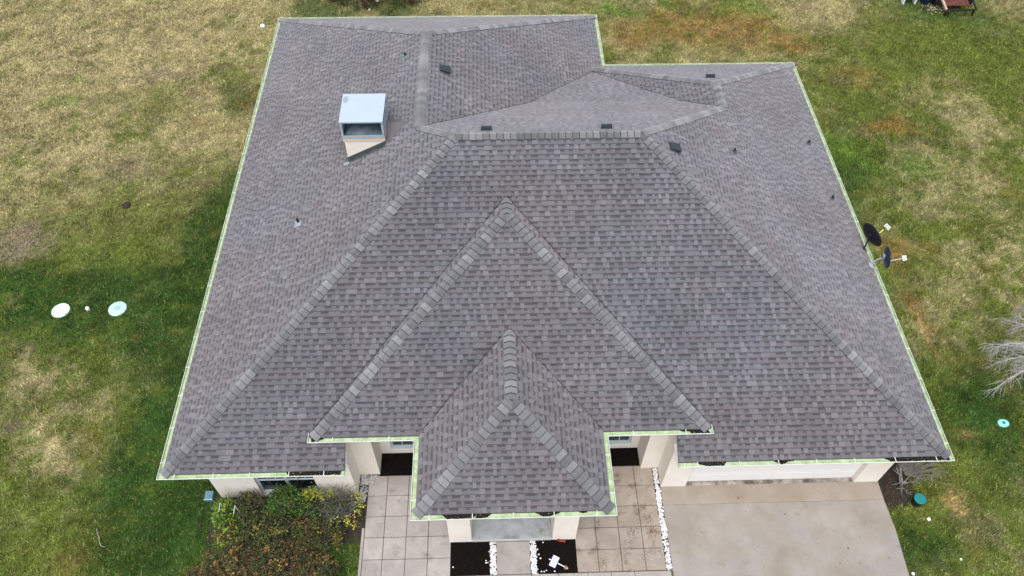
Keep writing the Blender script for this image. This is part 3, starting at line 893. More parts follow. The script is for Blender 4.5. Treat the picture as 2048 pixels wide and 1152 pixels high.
def lawn_color(x, y, jitter=0.0):
    wx = x + 1.6 * (fbm(x, y, 1.6, 4, 1) - .5); wy = y + 1.6 * (fbm(x, y, 1.6, 4, 5) - .5)
    n1 = fbm(x, y, 4.5, 4, 2); n2 = fbm(x, y, .9, 4, 3); n3 = fbm(x, y, .32, 3, 4)
    left_ = sm(10, 6, x)
    tb = left_ * (.13 + .69 * sm(9, 17, y)) + (1 - left_) * (.11 + .16 * sm(0, 8, y))
    tan_w = np.clip(tb + 1.5 * (n1 - .5) + 1.1 * (n2 - .5) + 1.1 * (n3 - .5), .02, 1.4)
    Wt = {'tan': tan_w, 'olive': .55 + 0 * x, 'green': .30 * np.clip(.6 + 2 * (n3 - .5), 0, 2), 'dark': .35 * np.clip(.5 - 1.5 * (n1 - .5) + (n2 - .5), 0, 2) * (1 - .6 * left_ * sm(10, 15, y)),
          'rust': .05 + .4 * np.clip(fbm(x, y, 1.3, 3, 8) - .56, 0, 1) * 3, 'straw': 0 * x, 'gray': .07 + .5 * np.clip(fbm(x, y, 1.1, 3, 9) - .58, 0, 1) * 3}
    # darker green strip beside the walls, shade near the house worked into it
    near = np.maximum(np.maximum(.0 - x, x - 20.0), np.maximum(y - np.where(x < A2, LL, MM), -.3 - y))
    Wt['dark'] = Wt['dark'] + 1.0 * np.exp(-(np.clip(near, 0, 9) / 1.0) ** 2) * (y < 15) * (x < 5)
    Wt['olive'] = Wt['olive'] + 1.2 * np.exp(-(np.clip(near, 0, 9) / .7) ** 2) * (x > 5)
    for k, L_ in BL.items():
        acc = np.zeros_like(x)
        for bx, by, rx, ry in L_:
            if k == 'straw': px, py = x + .3 * (n2 - .5), y + .3 * (n3 - .5)
            else: px, py = wx, wy
            dd = ((px - bx) / rx) ** 2 + ((py - by) / ry) ** 2
            acc = acc + np.exp(-dd * .9)
        Wt[k] = Wt[k] + STR[k] * np.clip(acc, 0, 1.2) * np.clip(1 + 2.6 * (n3 - .5) + 1.6 * (n2 - .5), .1, 2.5)
    tot = sum(v ** 2 for v in Wt.values())
    c = np.zeros((len(x), 3))
    for k in Wt: c += (Wt[k] ** 2 / tot)[:, None] * np.array(COLS[k])
    c *= np.clip(1 + 1.0 * (fbm(x, y, .09, 2, 7) - .5) + .8 * (fbm(x, y, .5, 3, 17) - .5), .5, 1.6)[:, None]
    return c

patio_rects = [(.3, 19.7, .3, 19.4), (4.68, 13.04, -4.17, 2), (13.0, 19.32, -13.9, 2), (.55, 4.7, -.55, 1.0), (19.3, 20.05, .0, 1.15), (27.6, 32.2, 24.95, 27)]
def lawn_ok(x, y):
    ok = np.ones(len(x), bool)
    for a, b, c_, d_ in patio_rects:
        if a == .3:
            ins = (x > .55) & (x < 19.4) & (y > .5) & (y < 15.6) | (x > .55) & (x < 12.2) & (y > .5) & (y < 19.1)
        else: ins = (x > a) & (x < b) & (y > c_) & (y < d_)
        ok &= ~ins
    return ok
LZ = -.06
# lawn sheet: fine grid near the house, big sheet beyond with a hole
gx = np.arange(-22, 42.01, .14); gy = np.arange(-14, 36.01, .14)
X, Y = np.meshgrid(gx, gy)
nx_, ny_ = len(gx), len(gy)
xf, yf = X.ravel().astype(float), Y.ravel().astype(float)
zf = LZ + .05 * (fbm(xf, yf, 3.0, 3, 11) - .5)
V = np.stack([xf, yf, zf], 1)
idx = np.arange(nx_ * ny_).reshape(ny_, nx_)
Fq = np.stack([idx[:-1, :-1].ravel(), idx[:-1, 1:].ravel(), idx[1:, 1:].ravel(), idx[1:, :-1].ravel()], 1)
me = bpy.data.meshes.new('lawn')
me.vertices.add(len(V)); me.vertices.foreach_set('co', V.ravel())
me.loops.add(Fq.size); me.loops.foreach_set('vertex_index', Fq.ravel())
me.polygons.add(len(Fq)); me.polygons.foreach_set('loop_start', np.arange(0, Fq.size, 4)); me.polygons.foreach_set('loop_total', np.full(len(Fq), 4))
me.update(calc_edges=True)
me.materials.append(m_thatch)
a = me.color_attributes.new('tone', 'FLOAT_COLOR', 'POINT')
cc = lawn_color(xf, yf) * .62
a.data.foreach_set('color', np.concatenate([cc, np.ones((len(cc), 1))], 1).astype(np.float32).ravel())
lawn = tag(link('lawn', me), kind='structure', label='lawn of tan, olive and dark green patches around the house')
fg = MB()
for x0, x1, y0, y1 in ((-600, -21.9, -600, 600), (41.9, 600, -600, 600), (-21.9, 41.9, -600, -13.9), (-21.9, 41.9, 35.9, 600)):
    fg.add([(x0, y0, LZ - .03), (x1, y0, LZ - .03), (x1, y1, LZ - .03), (x0, y1, LZ - .03)], [(0, 1, 2, 3)])
tag(fg.build('ground', mat('far_grass', (.20, .18, .075), color2=(.10, .11, .035), rough=1, scale=.25)), kind='structure')

# grass tufts: short curved blades, coloured like the turf they stand in
def make_grass(N, xr, yr_, keep, name, hmin=.03, hmax=.08):
    x = rng.uniform(*xr, N); y = rng.uniform(*yr_, N)
    k = lawn_ok(x, y) & keep(x, y)
    x, y = x[k], y[k]
    n = len(x)
    col_ = lawn_color(x, y)
    u = rng.random(n)
    dead = (u < .09)[:, None]; live = (u > .88)[:, None]
    col_ = np.where(dead, .6 * col_ + .4 * np.array([[.36, .27, .13]]), np.where(live, .4 * col_ + .6 * np.array([[.10, .15, .03]]), col_))
    zb = LZ + .05 * (fbm(x, y, 3.0, 3, 11) - .5)
    hgt = rng.uniform(hmin, hmax, n) * (.7 + .8 * fbm(x, y, .7, 3, 12))
    B3 = 3
    Vs = np.zeros((n, B3, 3, 3)); Cs = np.zeros((n, B3, 3, 3))
    for b in range(B3):
        an = rng.uniform(0, 2 * np.pi, n); lean = rng.uniform(.2, 1.5, n); wd = rng.uniform(.006, .017, n)
        ox = rng.normal(0, .014, n); oy = rng.normal(0, .014, n)
        dx, dy = np.cos(an), np.sin(an)
        Vs[:, b, 0] = np.stack([x + ox - dy * wd, y + oy + dx * wd, zb - .004], 1)
        Vs[:, b, 1] = np.stack([x + ox + dy * wd, y + oy - dx * wd, zb - .004], 1)
        Vs[:, b, 2] = np.stack([x + ox + dx * hgt * lean, y + oy + dy * hgt * lean, zb + hgt], 1)
        br = rng.uniform(.45, 1.7, n)[:, None]
        hue = rng.normal(0, .06, (n, 1)) * np.array([[1., .2, -.6]])
        c = np.clip(col_ * br * (1 + hue), .004, .8)
        for q in range(3): Cs[:, b, q] = c
    Vs = Vs.reshape(-1, 3); Cs = Cs.reshape(-1, 3)
    nt_ = len(Vs) // 3
    me = bpy.data.meshes.new(name)
    me.vertices.add(len(Vs)); me.vertices.foreach_set('co', Vs.astype(np.float32).ravel())
    me.loops.add(nt_ * 3); me.loops.foreach_set('vertex_index', np.arange(nt_ * 3))
    me.polygons.add(nt_); me.polygons.foreach_set('loop_start', np.arange(0, nt_ * 3, 3)); me.polygons.foreach_set('loop_total', np.full(nt_, 3))
    me.update(calc_edges=True)
    me.materials.append(m_grass)
    a = me.color_attributes.new('tone', 'FLOAT_COLOR', 'POINT')
    a.data.foreach_set('color', np.concatenate([Cs, np.ones((len(Cs), 1))], 1).astype(np.float32).ravel())
    return tag(link(name, me), 'short patchy grass with tan and dark green areas covering the yard', 'grass', kind='stuff')
def in_view(x, y):
    xl = -5.6 - (y + 3) * (10.6 / 29.5) - .6
    xr_ = 22.3 + (y + 3) * (12.4 / 29.5) + 1.0
    return (x > xl) & (x < xr_)
make_grass(520000, (-17, 36), (-4, 28), in_view, 'grass')

# ------------------------------------------------------------------ paving and driveway
patio = tag(MB().box(4.77, 13.0, -4.12, -1.64, -.08, -.03).box(4.70, 7.13, -1.64, 1.25, -.08, -.03).box(10.51, 12.90, -1.64, 1.36, -.08, -.03).build('patio', m_base), kind='structure')
sl_cache = {}
def slab(x0, x1, y0, y1, parent=patio, mt=None, g_=.013):
    wx_, wy_ = round(x1 - x0 - g_, 3), round(y1 - y0 - g_, 3)
    key = (wx_, wy_, mt.name if mt else '')
    if key not in sl_cache:
        mb = MB()
        b = .006
        a_, c_ = wx_ / 2, wy_ / 2
        vs = [(-a_, -c_, -.035), (a_, -c_, -.035), (a_, c_, -.035), (-a_, c_, -.035), (-a_, -c_, -b), (a_, -c_, -b), (a_, c_, -b), (-a_, c_, -b),
              (-a_ + b, -c_ + b, 0), (a_ - b, -c_ + b, 0), (a_ - b, c_ - b, 0), (-a_ + b, c_ - b, 0)]
        fs = [(8, 9, 10, 11)]
        for i in range(4):
            j = (i + 1) % 4
            fs += [(i, j, 4 + j, 4 + i), (4 + i, 4 + j, 8 + j, 8 + i)]
        sl_cache[key] = mesh('paving_slab', vs, fs, mt or m_slab)
    return link('paving_slab', sl_cache[key], parent, loc=((x0 + x1) / 2, (y0 + y1) / 2, random.uniform(-.002, .002)), rot=(random.uniform(-.002, .002), random.uniform(-.002, .002), random.uniform(-.003, .003)))
xl = [4.765, 5.30, 5.91, 6.51, 7.13]
yl = [1.22, .62, .02, -.57, -1.17, -1.77, -2.37, -2.97, -3.57, -4.17]
for i in range(4):
    for j in range(9):
        slab(xl[i], xl[i + 1], yl[j + 1], yl[j])
xr2 = [10.51, 11.09, 11.72, 12.35, 12.885]
yr2 = [1.35, .75, .15, -.45, -1.05, -1.645]
for i in range(4):
    for j in range(5):
        slab(xr2[i], xr2[i + 1], yr2[j + 1], yr2[j], mt=m_slab2)
for j in range(4):
    y1_ = -1.655 - j * .62
    xs_ = [7.14, 8.34, 9.28, 10.0, 10.78, 11.40, 12.02, 13.0]
    for i in range(len(xs_) - 1): slab(xs_[i], xs_[i + 1], y1_ - .62, y1_)
# walk slab between the pebble strips
slab(8.36, 9.27, -1.65, -.77)
tag(MB().box(4.685, 4.755, -4.4, -.30, -.08, -.004).build('concrete_edging', m_slab), 'narrow concrete edging strip along the lawn side of the left paving', 'edging')

dr = MB().add([(13.05, .152, 0), (19.31, .152, 0), (19.31, .885, 0), (13.05, .885, 0), (13.05, .152, -.1), (19.31, .152, -.1), (19.31, .885, -.1), (13.05, .885, -.1)],
              [(0, 1, 2, 3), (0, 4, 5, 1), (1, 5, 6, 2), (3, 7, 4, 0)]).build('garage_apron', m_conc2)
tag(dr, kind='structure')
dw = MB().prism([(13.05, -14), (19.31, -14), (19.31, -1.95), (19.36, -.73), (19.31, .146), (13.05, .146)], -.1, -.002)
driveway = tag(dw.build('driveway', m_conc), kind='structure')
MB().box(13.8, 18.56, .70, .812, .0006, .004).build('threshold_stain', mat('damp_threshold', (.10, .085, .07), color2=(.42, .37, .31), rough=.9, scale=3.5, lo=.4, hi=.62), dr)
# thin dark crack lines and specks on the concrete
def speck(x, y, r, mtl, parent, z=.0015, n=9, sx=1.0):
    vs = [(x + r * sx * random.uniform(.5, 1.2) * math.cos(2 * math.pi * i / n), y + r * random.uniform(.5, 1.2) * math.sin(2 * math.pi * i / n), z) for i in range(n)]
    return vs
m_speck = mat('dried_leaf_stain', (.16, .12, .08), rough=1)
sk = MB()
for x, y, r in ((17.9, -1.2, .05), (15.2, .3, .06), (16.4, -.2, .04), (18.3, -.9, .03), (16.9, -1.3, .02), (14.1, -.35, .02), (17.2, -.5, .02), (15.9, -1.5, .025), (18.1, -1.6, .03)):
    sk.add(speck(x, y, r * .7, None, None), [tuple(range(9))])
for _ in range(70):
    x, y = random.uniform(13.2, 19.1), random.uniform(-3.5, .1)
    sk.add(speck(x, y, random.uniform(.004, .016), None, None, sx=random.uniform(.5, 2.5)), [tuple(range(9))])
for x0, y0, n_ in ((14.2, .1, 14), (17.3, -.2, 10), (16.0, -1.2, 12)):
    x, y = x0, y0; an = random.uniform(-2.2, -.9)
    for _ in range(n_):
        an += random.gauss(0, .35); l_ = random.uniform(.04, .09)
        x1_, y1_ = x + l_ * math.cos(an), y + l_ * math.sin(an)
        sk.add([(x - .002, y, .0012), (x + .002, y, .0012), (x1_ + .002, y1_, .0012), (x1_ - .002, y1_, .0012)], [(0, 1, 2, 3)])
        x, y = x1_, y1_
tag(sk.build('dried_leaves', m_speck), 'dried leaf bits and small stains scattered on the driveway', 'leaf litter', kind='stuff')
sk = MB()
for cx_, cy_, n_ in ((12.6, -.2, 130), (12.1, -.62, 130), (12.65, -.6, 190), (11.2, -1.4, 110), (11.95, -.95, 60), (12.2, .5, 30), (11.9, 1.0, 40), (12.35, -1.3, 40)):
    for _ in range(n_):
        x, y = random.gauss(cx_, .10), random.gauss(cy_, .09)
        if 10.55 < x < 12.86: sk.add(speck(x, y, random.uniform(.004, .013), None, None, z=.0045, sx=random.uniform(.6, 2)), [tuple(range(9))])
tag(sk.build('rotting_leaves', m_speck), 'brown rotted leaf crumbs in patches on the right-hand paving', 'leaf litter', kind='stuff')

# ------------------------------------------------------------------ mulch beds and pebbles
def mulch_bed(x0, x1, y0, y1, label, z=-.02, n=500):
    nx2 = max(3, int((x1 - x0) / .05)); ny2 = max(3, int((y1 - y0) / .05))
    vs = []; fs = []
    for j in range(ny2 + 1):
        for i in range(nx2 + 1):
            vs.append((x0 + (x1 - x0) * i / nx2, y0 + (y1 - y0) * j / ny2, z + random.uniform(-.008, .008)))
    for j in range(ny2):
        for i in range(nx2):
            q = j * (nx2 + 1) + i
            fs.append((q, q + 1, q + nx2 + 2, q + nx2 + 1))
    mb = MB().add(vs, fs)
    for _ in range(n):
        x, y = random.uniform(x0, x1), random.uniform(y0, y1)
        M_ = Matrix.Translation((x, y, z + random.uniform(.0, .015))) @ Matrix.Rotation(random.random() * 6.28, 4, 'Z') @ Matrix.Rotation(random.uniform(-.5, .5), 4, 'Y')
        l_ = random.uniform(.012, .045)
        mb.box(-l_, l_, -.007, .007, -.003, .004, 0, M_)
    return tag(mb.build('mulch_bed', m_mulch), label, 'mulch bed', kind='stuff')
mulch_bed(7.14, 8.19, -1.648, -.76, 'black mulch bed left of the front walk, below the left portico column', n=800)
mulch_bed(9.44, 10.51, -1.648, -.76, 'black mulch bed right of the front walk with the small fallen sign', n=800)
mulch_bed(5.08, 7.11, 1.225, 1.915, 'black mulch bed in the recess under the left entry window', n=700)
mulch_bed(10.51, 12.545, 1.355, 1.915, 'black mulch bed in the recess under the right entry window', n=600)
tag(MB().add([(.5, -.7, -.035), (4.69, -.7, -.035), (4.69, .70, -.035), (.5, .70, -.035)], [(0, 1, 2, 3)]).build('planting_bed', m_base), kind='structure')
sb_ = MB()
vs = [(19.8, .6, -.02)]
for i in range(28):
    an = 2 * math.pi * i / 28
    vs.append((max(19.315, 19.75 + (.62 + random.uniform(-.12, .10)) * math.cos(an)), .65 + (.75 + random.uniform(-.15, .12)) * math.sin(an), -.05 + random.uniform(0, .02)))
sb_.add(vs, [(0, 1 + i, 1 + (i + 1) % 28) for i in range(28)])
tag(sb_.build('bare_soil_bed', m_base), kind='structure')
lf = MB()
for _ in range(420):
    x, y = min(20.4, 19.32 + abs(random.gauss(0, .38))), random.gauss(.45, .5)
    M_ = Matrix.Translation((x, y, -.02 + random.uniform(.0, .03))) @ Matrix.Rotation(random.random() * 6.28, 4, 'Z') @ Matrix.Rotation(random.uniform(-.6, .6), 4, 'Y')
    l_ = random.uniform(.012, .035)
    lf.add([M_ @ Vector(v) for v in ((-l_, 0, 0), (0, -l_ * .5, 0), (l_, 0, .004), (0, l_ * .5, 0))], [(0, 1, 2, 3)], random.randrange(3))
tag(lf.build('fallen_leaves', [mat('brown_leaf', (.10, .05, .03), rough=.9), mat('dark_leaf', (.03, .02, .015), rough=.9), m_base]), 'brown fallen leaves on the bare soil by the garage corner', 'leaf litter', kind='stuff')
tag(MB().box(4.50, 5.08, .7, 1.268, -.08, -.035).box(12.89, 13.045, -1.65, 1.268, -.08, -.035).box(8.19, 8.35, -1.65, -.76, -.08, -.035).box(9.28, 9.44, -1.65, -.76, -.08, -.035).build('gravel_base', m_base), kind='structure')
import itertools
def stone_shape():
    # a low rough pebble: 8-sided double ring
    vs = []
    for zz, rr in ((-.5, .7), (.15, 1.0), (.75, .55)):
        for i in range(6):
            an = i * math.pi / 3 + random.uniform(-.3, .3)
            q = rr * random.uniform(.75, 1.15)
            vs.append((q * math.cos(an), q * math.sin(an), zz))
    fs = []
    for k_ in range(2):
        for i in range(6):
            fs.append((k_ * 6 + i, k_ * 6 + (i + 1) % 6, k_ * 6 + 6 + (i + 1) % 6, k_ * 6 + 6 + i))
    fs.append((12, 13, 14, 15, 16, 17))
    return vs, fs
SH = [stone_shape() for _ in range(8)]
def pebbles(regions, label, n, z=-.03, name='pebble_strip', rad=(.012, .030), tones=(.55, .92)):
    V_ = []; F_ = []; T_ = []
    for _ in range(n):
        x0, x1, y0, y1 = random.choice(regions)
        if random.random() < .10: x0 -= .05; x1 += .05
        x, y = random.uniform(x0, x1), random.uniform(y0, y1)
        vs, fs = random.choice(SH)
        r_ = random.uniform(*rad); sx, sy, sz = r_ * random.uniform(.8, 1.3), r_ * random.uniform(.8, 1.3), r_ * random.uniform(.5, .8)
        an = random.random() * 6.28; ca, sa = math.cos(an), math.sin(an)
        zc = z + random.uniform(0, .03)
        b = len(V_)
        for a_, b2, c_ in vs: V_.append((x + a_ * sx * ca - b2 * sy * sa, y + a_ * sx * sa + b2 * sy * ca, zc + c_ * sz))
        t = random.uniform(*tones)
        if random.random() < .08: t *= .45
        for f in fs:
            F_.append(tuple(i + b for i in f)); T_ += [(t, t * 1.0, t * 1.01)] * len(f)
    return tag(link(name, mesh(name, V_, F_, m_stone, tone=T_)), label, 'pebbles', kind='stuff')
pebbles([(8.20, 8.35, -1.65, -.77)], 'white pebble strip on the left side of the short front walk', 270)
pebbles([(9.28, 9.43, -1.65, -.77)], 'white pebble strip on the right side of the short front walk', 270)
pebbles([(12.90, 13.03, -1.65, -.3), (12.90, 13.03, -.6, .5), (12.90, 13.03, .3, 1.25)], 'long white pebble strip between the right paving and the driveway', 760)
pebbles([(4.54, 4.74, .75, 1.25), (4.54, 4.9, 1.0, 1.25), (4.54, 5.06, 1.1, 1.25), (4.54, 4.70, .45, .8)], 'grey and white pebbles in the corner below the left entry wall', 420, tones=(.2, .62))
k_ = 0
for x, y in ((8.08, -1.27), (8.13, -1.32), (8.08, -1.33), (9.50, -1.14), (9.55, -1.60), (9.62, -1.60), (9.68, -1.57), (9.90, -1.6), (9.63, -.82), (7.2, -1.42), (9.54, -1.25)):
    vs, fs = random.choice(SH)
    r_ = random.uniform(.018, .028)
    t = .85
    o = link('white_pebble', mesh('white_pebble', [(a_ * r_, b2 * r_, c_ * r_ * .7) for a_, b2, c_ in vs], fs, m_stone, tone=[(t, t, t)] * sum(len(f) for f in fs)), loc=(x, y, .0), rot=(0, 0, random.random() * 6))
    tag(o, 'stray white pebble on the black mulch bed left of the front walk' if x < 8.8 else 'stray white pebble on the black mulch bed right of the front walk, around the sign', 'pebble', 'stray white pebbles on the left mulch bed' if x < 8.8 else 'stray white pebbles on the right mulch bed')

# ------------------------------------------------------------------ shrubs
PAL = {
 'green': [(.045, .12, .015), (.07, .16, .02), (.03, .08, .012), (.11, .20, .03), (.02, .055, .01)],
 'lime': [(.22, .32, .03), (.30, .36, .03), (.13, .24, .03), (.06, .13, .02)],
 'yellow': [(.38, .38, .03), (.30, .33, .03), (.20, .26, .03), (.42, .36, .04)],
 'dark': [(.02, .04, .01), (.035, .06, .015), (.05, .06, .02), (.03, .035, .012), (.09, .10, .03)],
 'olive': [(.11, .12, .025), (.17, .15, .03), (.05, .075, .018), (.22, .16, .04), (.03, .045, .012)],
 'rust': [(.15, .065, .03), (.22, .11, .035), (.10, .045, .025), (.26, .16, .045), (.07, .045, .02), (.06, .07, .02), (.03, .025, .015)],
 'redbrown': [(.06, .022, .015), (.10, .035, .022), (.03, .015, .01), (.04, .04, .015)],
}
def leaves(pts, pal, size, tilt=1.5, clump=1):
    V_ = []; F_ = []; T_ = []
    for q_, p in enumerate(pts):
        if q_ % clump == 0: cb = random.choice(pal)
        s_ = random.uniform(.6, 1.3) * size
        an = random.random() * 6.283
        dv = Vector((math.cos(an), math.sin(an), random.uniform(-.5, .5))).normalized()
        up_ = Vector((random.gauss(0, tilt * .5), random.gauss(0, tilt * .5), 1)).normalized()
        sd_ = dv.cross(up_).normalized()
        b = len(V_)
        c = cb if random.random() < .75 else random.choice(pal); f_ = random.uniform(.6, 1.35)
        c = (c[0] * f_, c[1] * f_, c[2] * f_)
        V_ += [p, p + dv * s_ * .5 + sd_ * s_ * .28 + up_ * s_ * .08, p + dv * s_, p + dv * s_ * .5 - sd_ * s_ * .28 + up_ * s_ * .08]
        F_ += [(b, b + 1, b + 2), (b, b + 2, b + 3)]
        T_ += [c] * 6
    return V_, F_, T_
def branches(mb, base, n, length, spread, r0, levels=2, droop=0.0, curl=.25, k=4, up_=1.0, subs=3):
    tips = []
    def grow(p, dvec, L_, r, lv):
        pts = [p]; rad = [r]
        steps = 4
        dcur = dvec.copy()
        for i in range(steps):
            dcur = (dcur + Vector((random.gauss(0, curl), random.gauss(0, curl), random.gauss(0, curl * .6) - droop)) * .5).normalized()
            p = p + dcur * L_ / steps
            pts.append(p); rad.append(r * (1 - .7 * (i + 1) / steps))
            if lv > 0 and i >= 1:
                for _ in range(subs if i < 3 else 1):
                    dd = (dcur + Vector((random.gauss(0, .7), random.gauss(0, .7), random.gauss(0, .5)))).normalized()
                    grow(p, dd, L_ * random.uniform(.35, .6), r * .5, lv - 1)
        mb.tube(pts, rad, k, cap=False)
        tips.append(pts[-1]); tips.append(pts[-2])
    for i in range(n):
        an = 2 * math.pi * (i + random.random() * .6) / n
        dv = Vector((math.cos(an) * spread, math.sin(an) * spread, up_)).normalized()
        grow(base.copy(), dv, length * random.uniform(.75, 1.15), r0, levels)
    return tips
def shrub(name, x, y, rx, ry, h, label, n, pals, size=.06, twigs=8, twig_mat=m_twig, group=None, hollow=.35, z0=-.04, clump=14, levels=1):
    root = empty(name, (x, y, z0), label, 'shrub', group)
    mb = MB()
    branches(mb, Vector((0, 0, 0)), twigs, h * .9, .75 * max(rx, ry) / max(h, .1), .012, levels, curl=.3, k=3, subs=2)
    mb.build('branches', twig_mat, root)
    i = 0
    for pal, share, reg in pals:
        pts = []
        nn = int(n * share)
        while len(pts) < nn:
            # clump centres inside an uneven dome, then leaves round each centre
            an = random.random() * 6.283; rr = math.sqrt(random.random())
            zz = random.uniform(hollow, 1.0)
            rim = math.sqrt(max(0, 1 - (zz * .92) ** 2))
            if reg: cx_, cy_, rl = reg[random.randrange(len(reg))]; px, py, pr = cx_, cy_, rl; q = Vector((px + random.gauss(0, pr * .4), py + random.gauss(0, pr * .4), h * random.uniform(.6, 1.0)))
            else:
                q = Vector((rx * rr * math.cos(an), ry * rr * math.sin(an), h * (1 - rr ** 2 * .6) * random.uniform(.45, 1.08)))
            cr_ = random.uniform(.03, .085)
            for _ in range(clump):
                pts.append(q + Vector((random.gauss(0, cr_), random.gauss(0, cr_), random.gauss(0, cr_ * .7))))
        pts = [p if p.z > .02 else Vector((p.x, p.y, .02)) for p in pts]
        V_, F_, T_ = leaves(pts, PAL[pal], size, clump=clump)
        nm = 'foliage'
        o = link(nm, mesh(nm, V_, F_, m_leaf, tone=T_), root)
        tag(o, kind='stuff')
        i += 1
    return root
GT = mat('grey_twigs', (.20, .19, .175), rough=.95)
shrub('evergreen_shrub', 2.72, .30, .60, .36, 1.20, 'tall dark green shrub in front of the left front window', 3600, [('green', .6, None), ('dark', .4, None)], .07)
shrub('lime_shrub', .98, .08, .28, .42, .85, 'bright lime-green narrow shrub at the left corner of the planting bed', 1700, [('lime', .55, None), ('green', .45, None)], .075)
shrub('twiggy_shrub', 1.60, .28, .50, .36, .80, 'half-bare brown twiggy shrub between the lime shrub and the window', 1100, [('dark', .7, None), ('olive', .3, None)], .06, twigs=34, levels=1)
shrub('grey_shrub', 4.10, .12, .60, .50, .98, 'grey leafless shrub beside the left entry wall with yellow leaf tufts at its rim', 900,
      [('dark', .78, None), ('yellow', .22, [(.55, .25, .12), (.52, -.35, .2), (.42, -.50, .15), (.05, -.45, .12), (-.25, .35, .1), (.6, -.15, .12)])], .065, twigs=75, levels=1, twig_mat=GT)
shrub('yellow_tipped_shrub', 3.34, .20, .38, .40, .95, 'green shrub with yellow-tipped shoots right of the window centre', 1700, [('green', .4, None), ('dark', .47, None), ('yellow', .13, [(.1, .25, .12), (.22, .15, .1), (-.1, .2, .1)])], .07)
shrub('olive_shrub', 2.35, -.40, .95, .45, .95, 'low olive-green shrub in the middle of the planting bed', 2900, [('dark', .55, None), ('olive', .4, None)], .07, twigs=20)
shrub('olive_shrub', 3.55, -.55, .72, .40, .85, 'olive shrub with rusty leaves at the right of the bed, below the grey shrub', 2100, [('dark', .45, None), ('olive', .35, None), ('rust', .2, None)], .07, twigs=20)
shrub('lime_shrub', 1.20, -.55, .42, .36, .70, 'yellow-green shrub low on the left edge of the bed, above the rusty bush', 1800, [('olive', .45, None), ('lime', .3, None), ('dark', .25, None)], .07)
shrub('rusty_bush', 1.45, -1.25, .85, .55, .85, 'rusty orange-brown bush at the lower left of the planting bed', 2700, [('rust', .5, None), ('olive', .25, None), ('dark', .3, None)], .07, twigs=24)
shrub('rusty_bush', 2.75, -1.30, .90, .60, .90, 'largest rusty-brown bush at the bottom centre of the planting bed', 3100, [('rust', .5, None), ('dark', .5, None)], .07, twigs=30)
shrub('rusty_bush', 3.70, -1.65, .55, .55, .80, 'orange-leaved bush at the bottom right of the bed beside dark grass', 1600, [('rust', .45, None), ('olive', .25, None), ('dark', .3, None)], .07, twigs=16)
shrub('rusty_bush', .75, -1.75, .60, .50, .50, 'sparse orange bush spilling onto the lawn at the bottom left of the bed', 1300, [('rust', .6, None), ('dark', .4, None)], .065)
shrub('rusty_bush', 2.1, -2.25, 1.0, .6, .85, 'rusty bush nearest to the bottom edge, half out of the picture', 2400, [('rust', .6, None), ('dark', .4, None)], .07, twigs=20)
shrub('red_brown_bush', 3.1, 25.9, 2.7, 1.4, .9, 'big dark red-brown bush behind the house, past the rear left roof corner', 9000, [('redbrown', .8, None), ('dark', .2, None)], .09, twigs=20, hollow=.1, clump=20)

# bare shrub by the garage corner
bs = empty('bare_shrub', (19.95, .62, -.04), 'gnarled leafless shrub by the right corner of the garage', 'shrub')
mb = MB()
branches(mb, Vector((0, 0, 0)), 6, .75, .9, .022, 1, curl=.5, k=5, subs=2)
mb.build('branches', mat('grey_bark', (.20, .18, .165), color2=(.34, .31, .29), rough=.95, scale=12), bs)
mb = MB()
for i in range(95):
    an = random.uniform(-.5, 2.1)
    L_ = random.uniform(.6, 1.25)
    p = Vector((.1, .15, .25)); pts = [p]
    dv = Vector((math.cos(an) * .9, math.sin(an) * .9, random.uniform(.3, 1.0))).normalized()
    for q in range(5):
        dv = (dv + Vector((random.gauss(0, .12), random.gauss(0, .12), -.06))).normalized()
        p = p + dv * L_ / 5; pts.append(p)
    mb.tube(pts, [.009, .008, .007, .006, .004, .003], 3, cap=False)
mb.build('twigs', mat('grey_brown_twigs', (.17, .15, .135), rough=.95), bs)
ring = MB().tube([(20.72 + .24 * math.cos(a), 1.05 + .27 * math.sin(a), .03 + .02 * math.sin(3 * a)) for a in np.linspace(0, 6.1, 26)], .013, 6)
tag(ring.build('garden_hose', m_hose), 'dark loop of hose lying on the grass beside the bare shrub', 'hose')

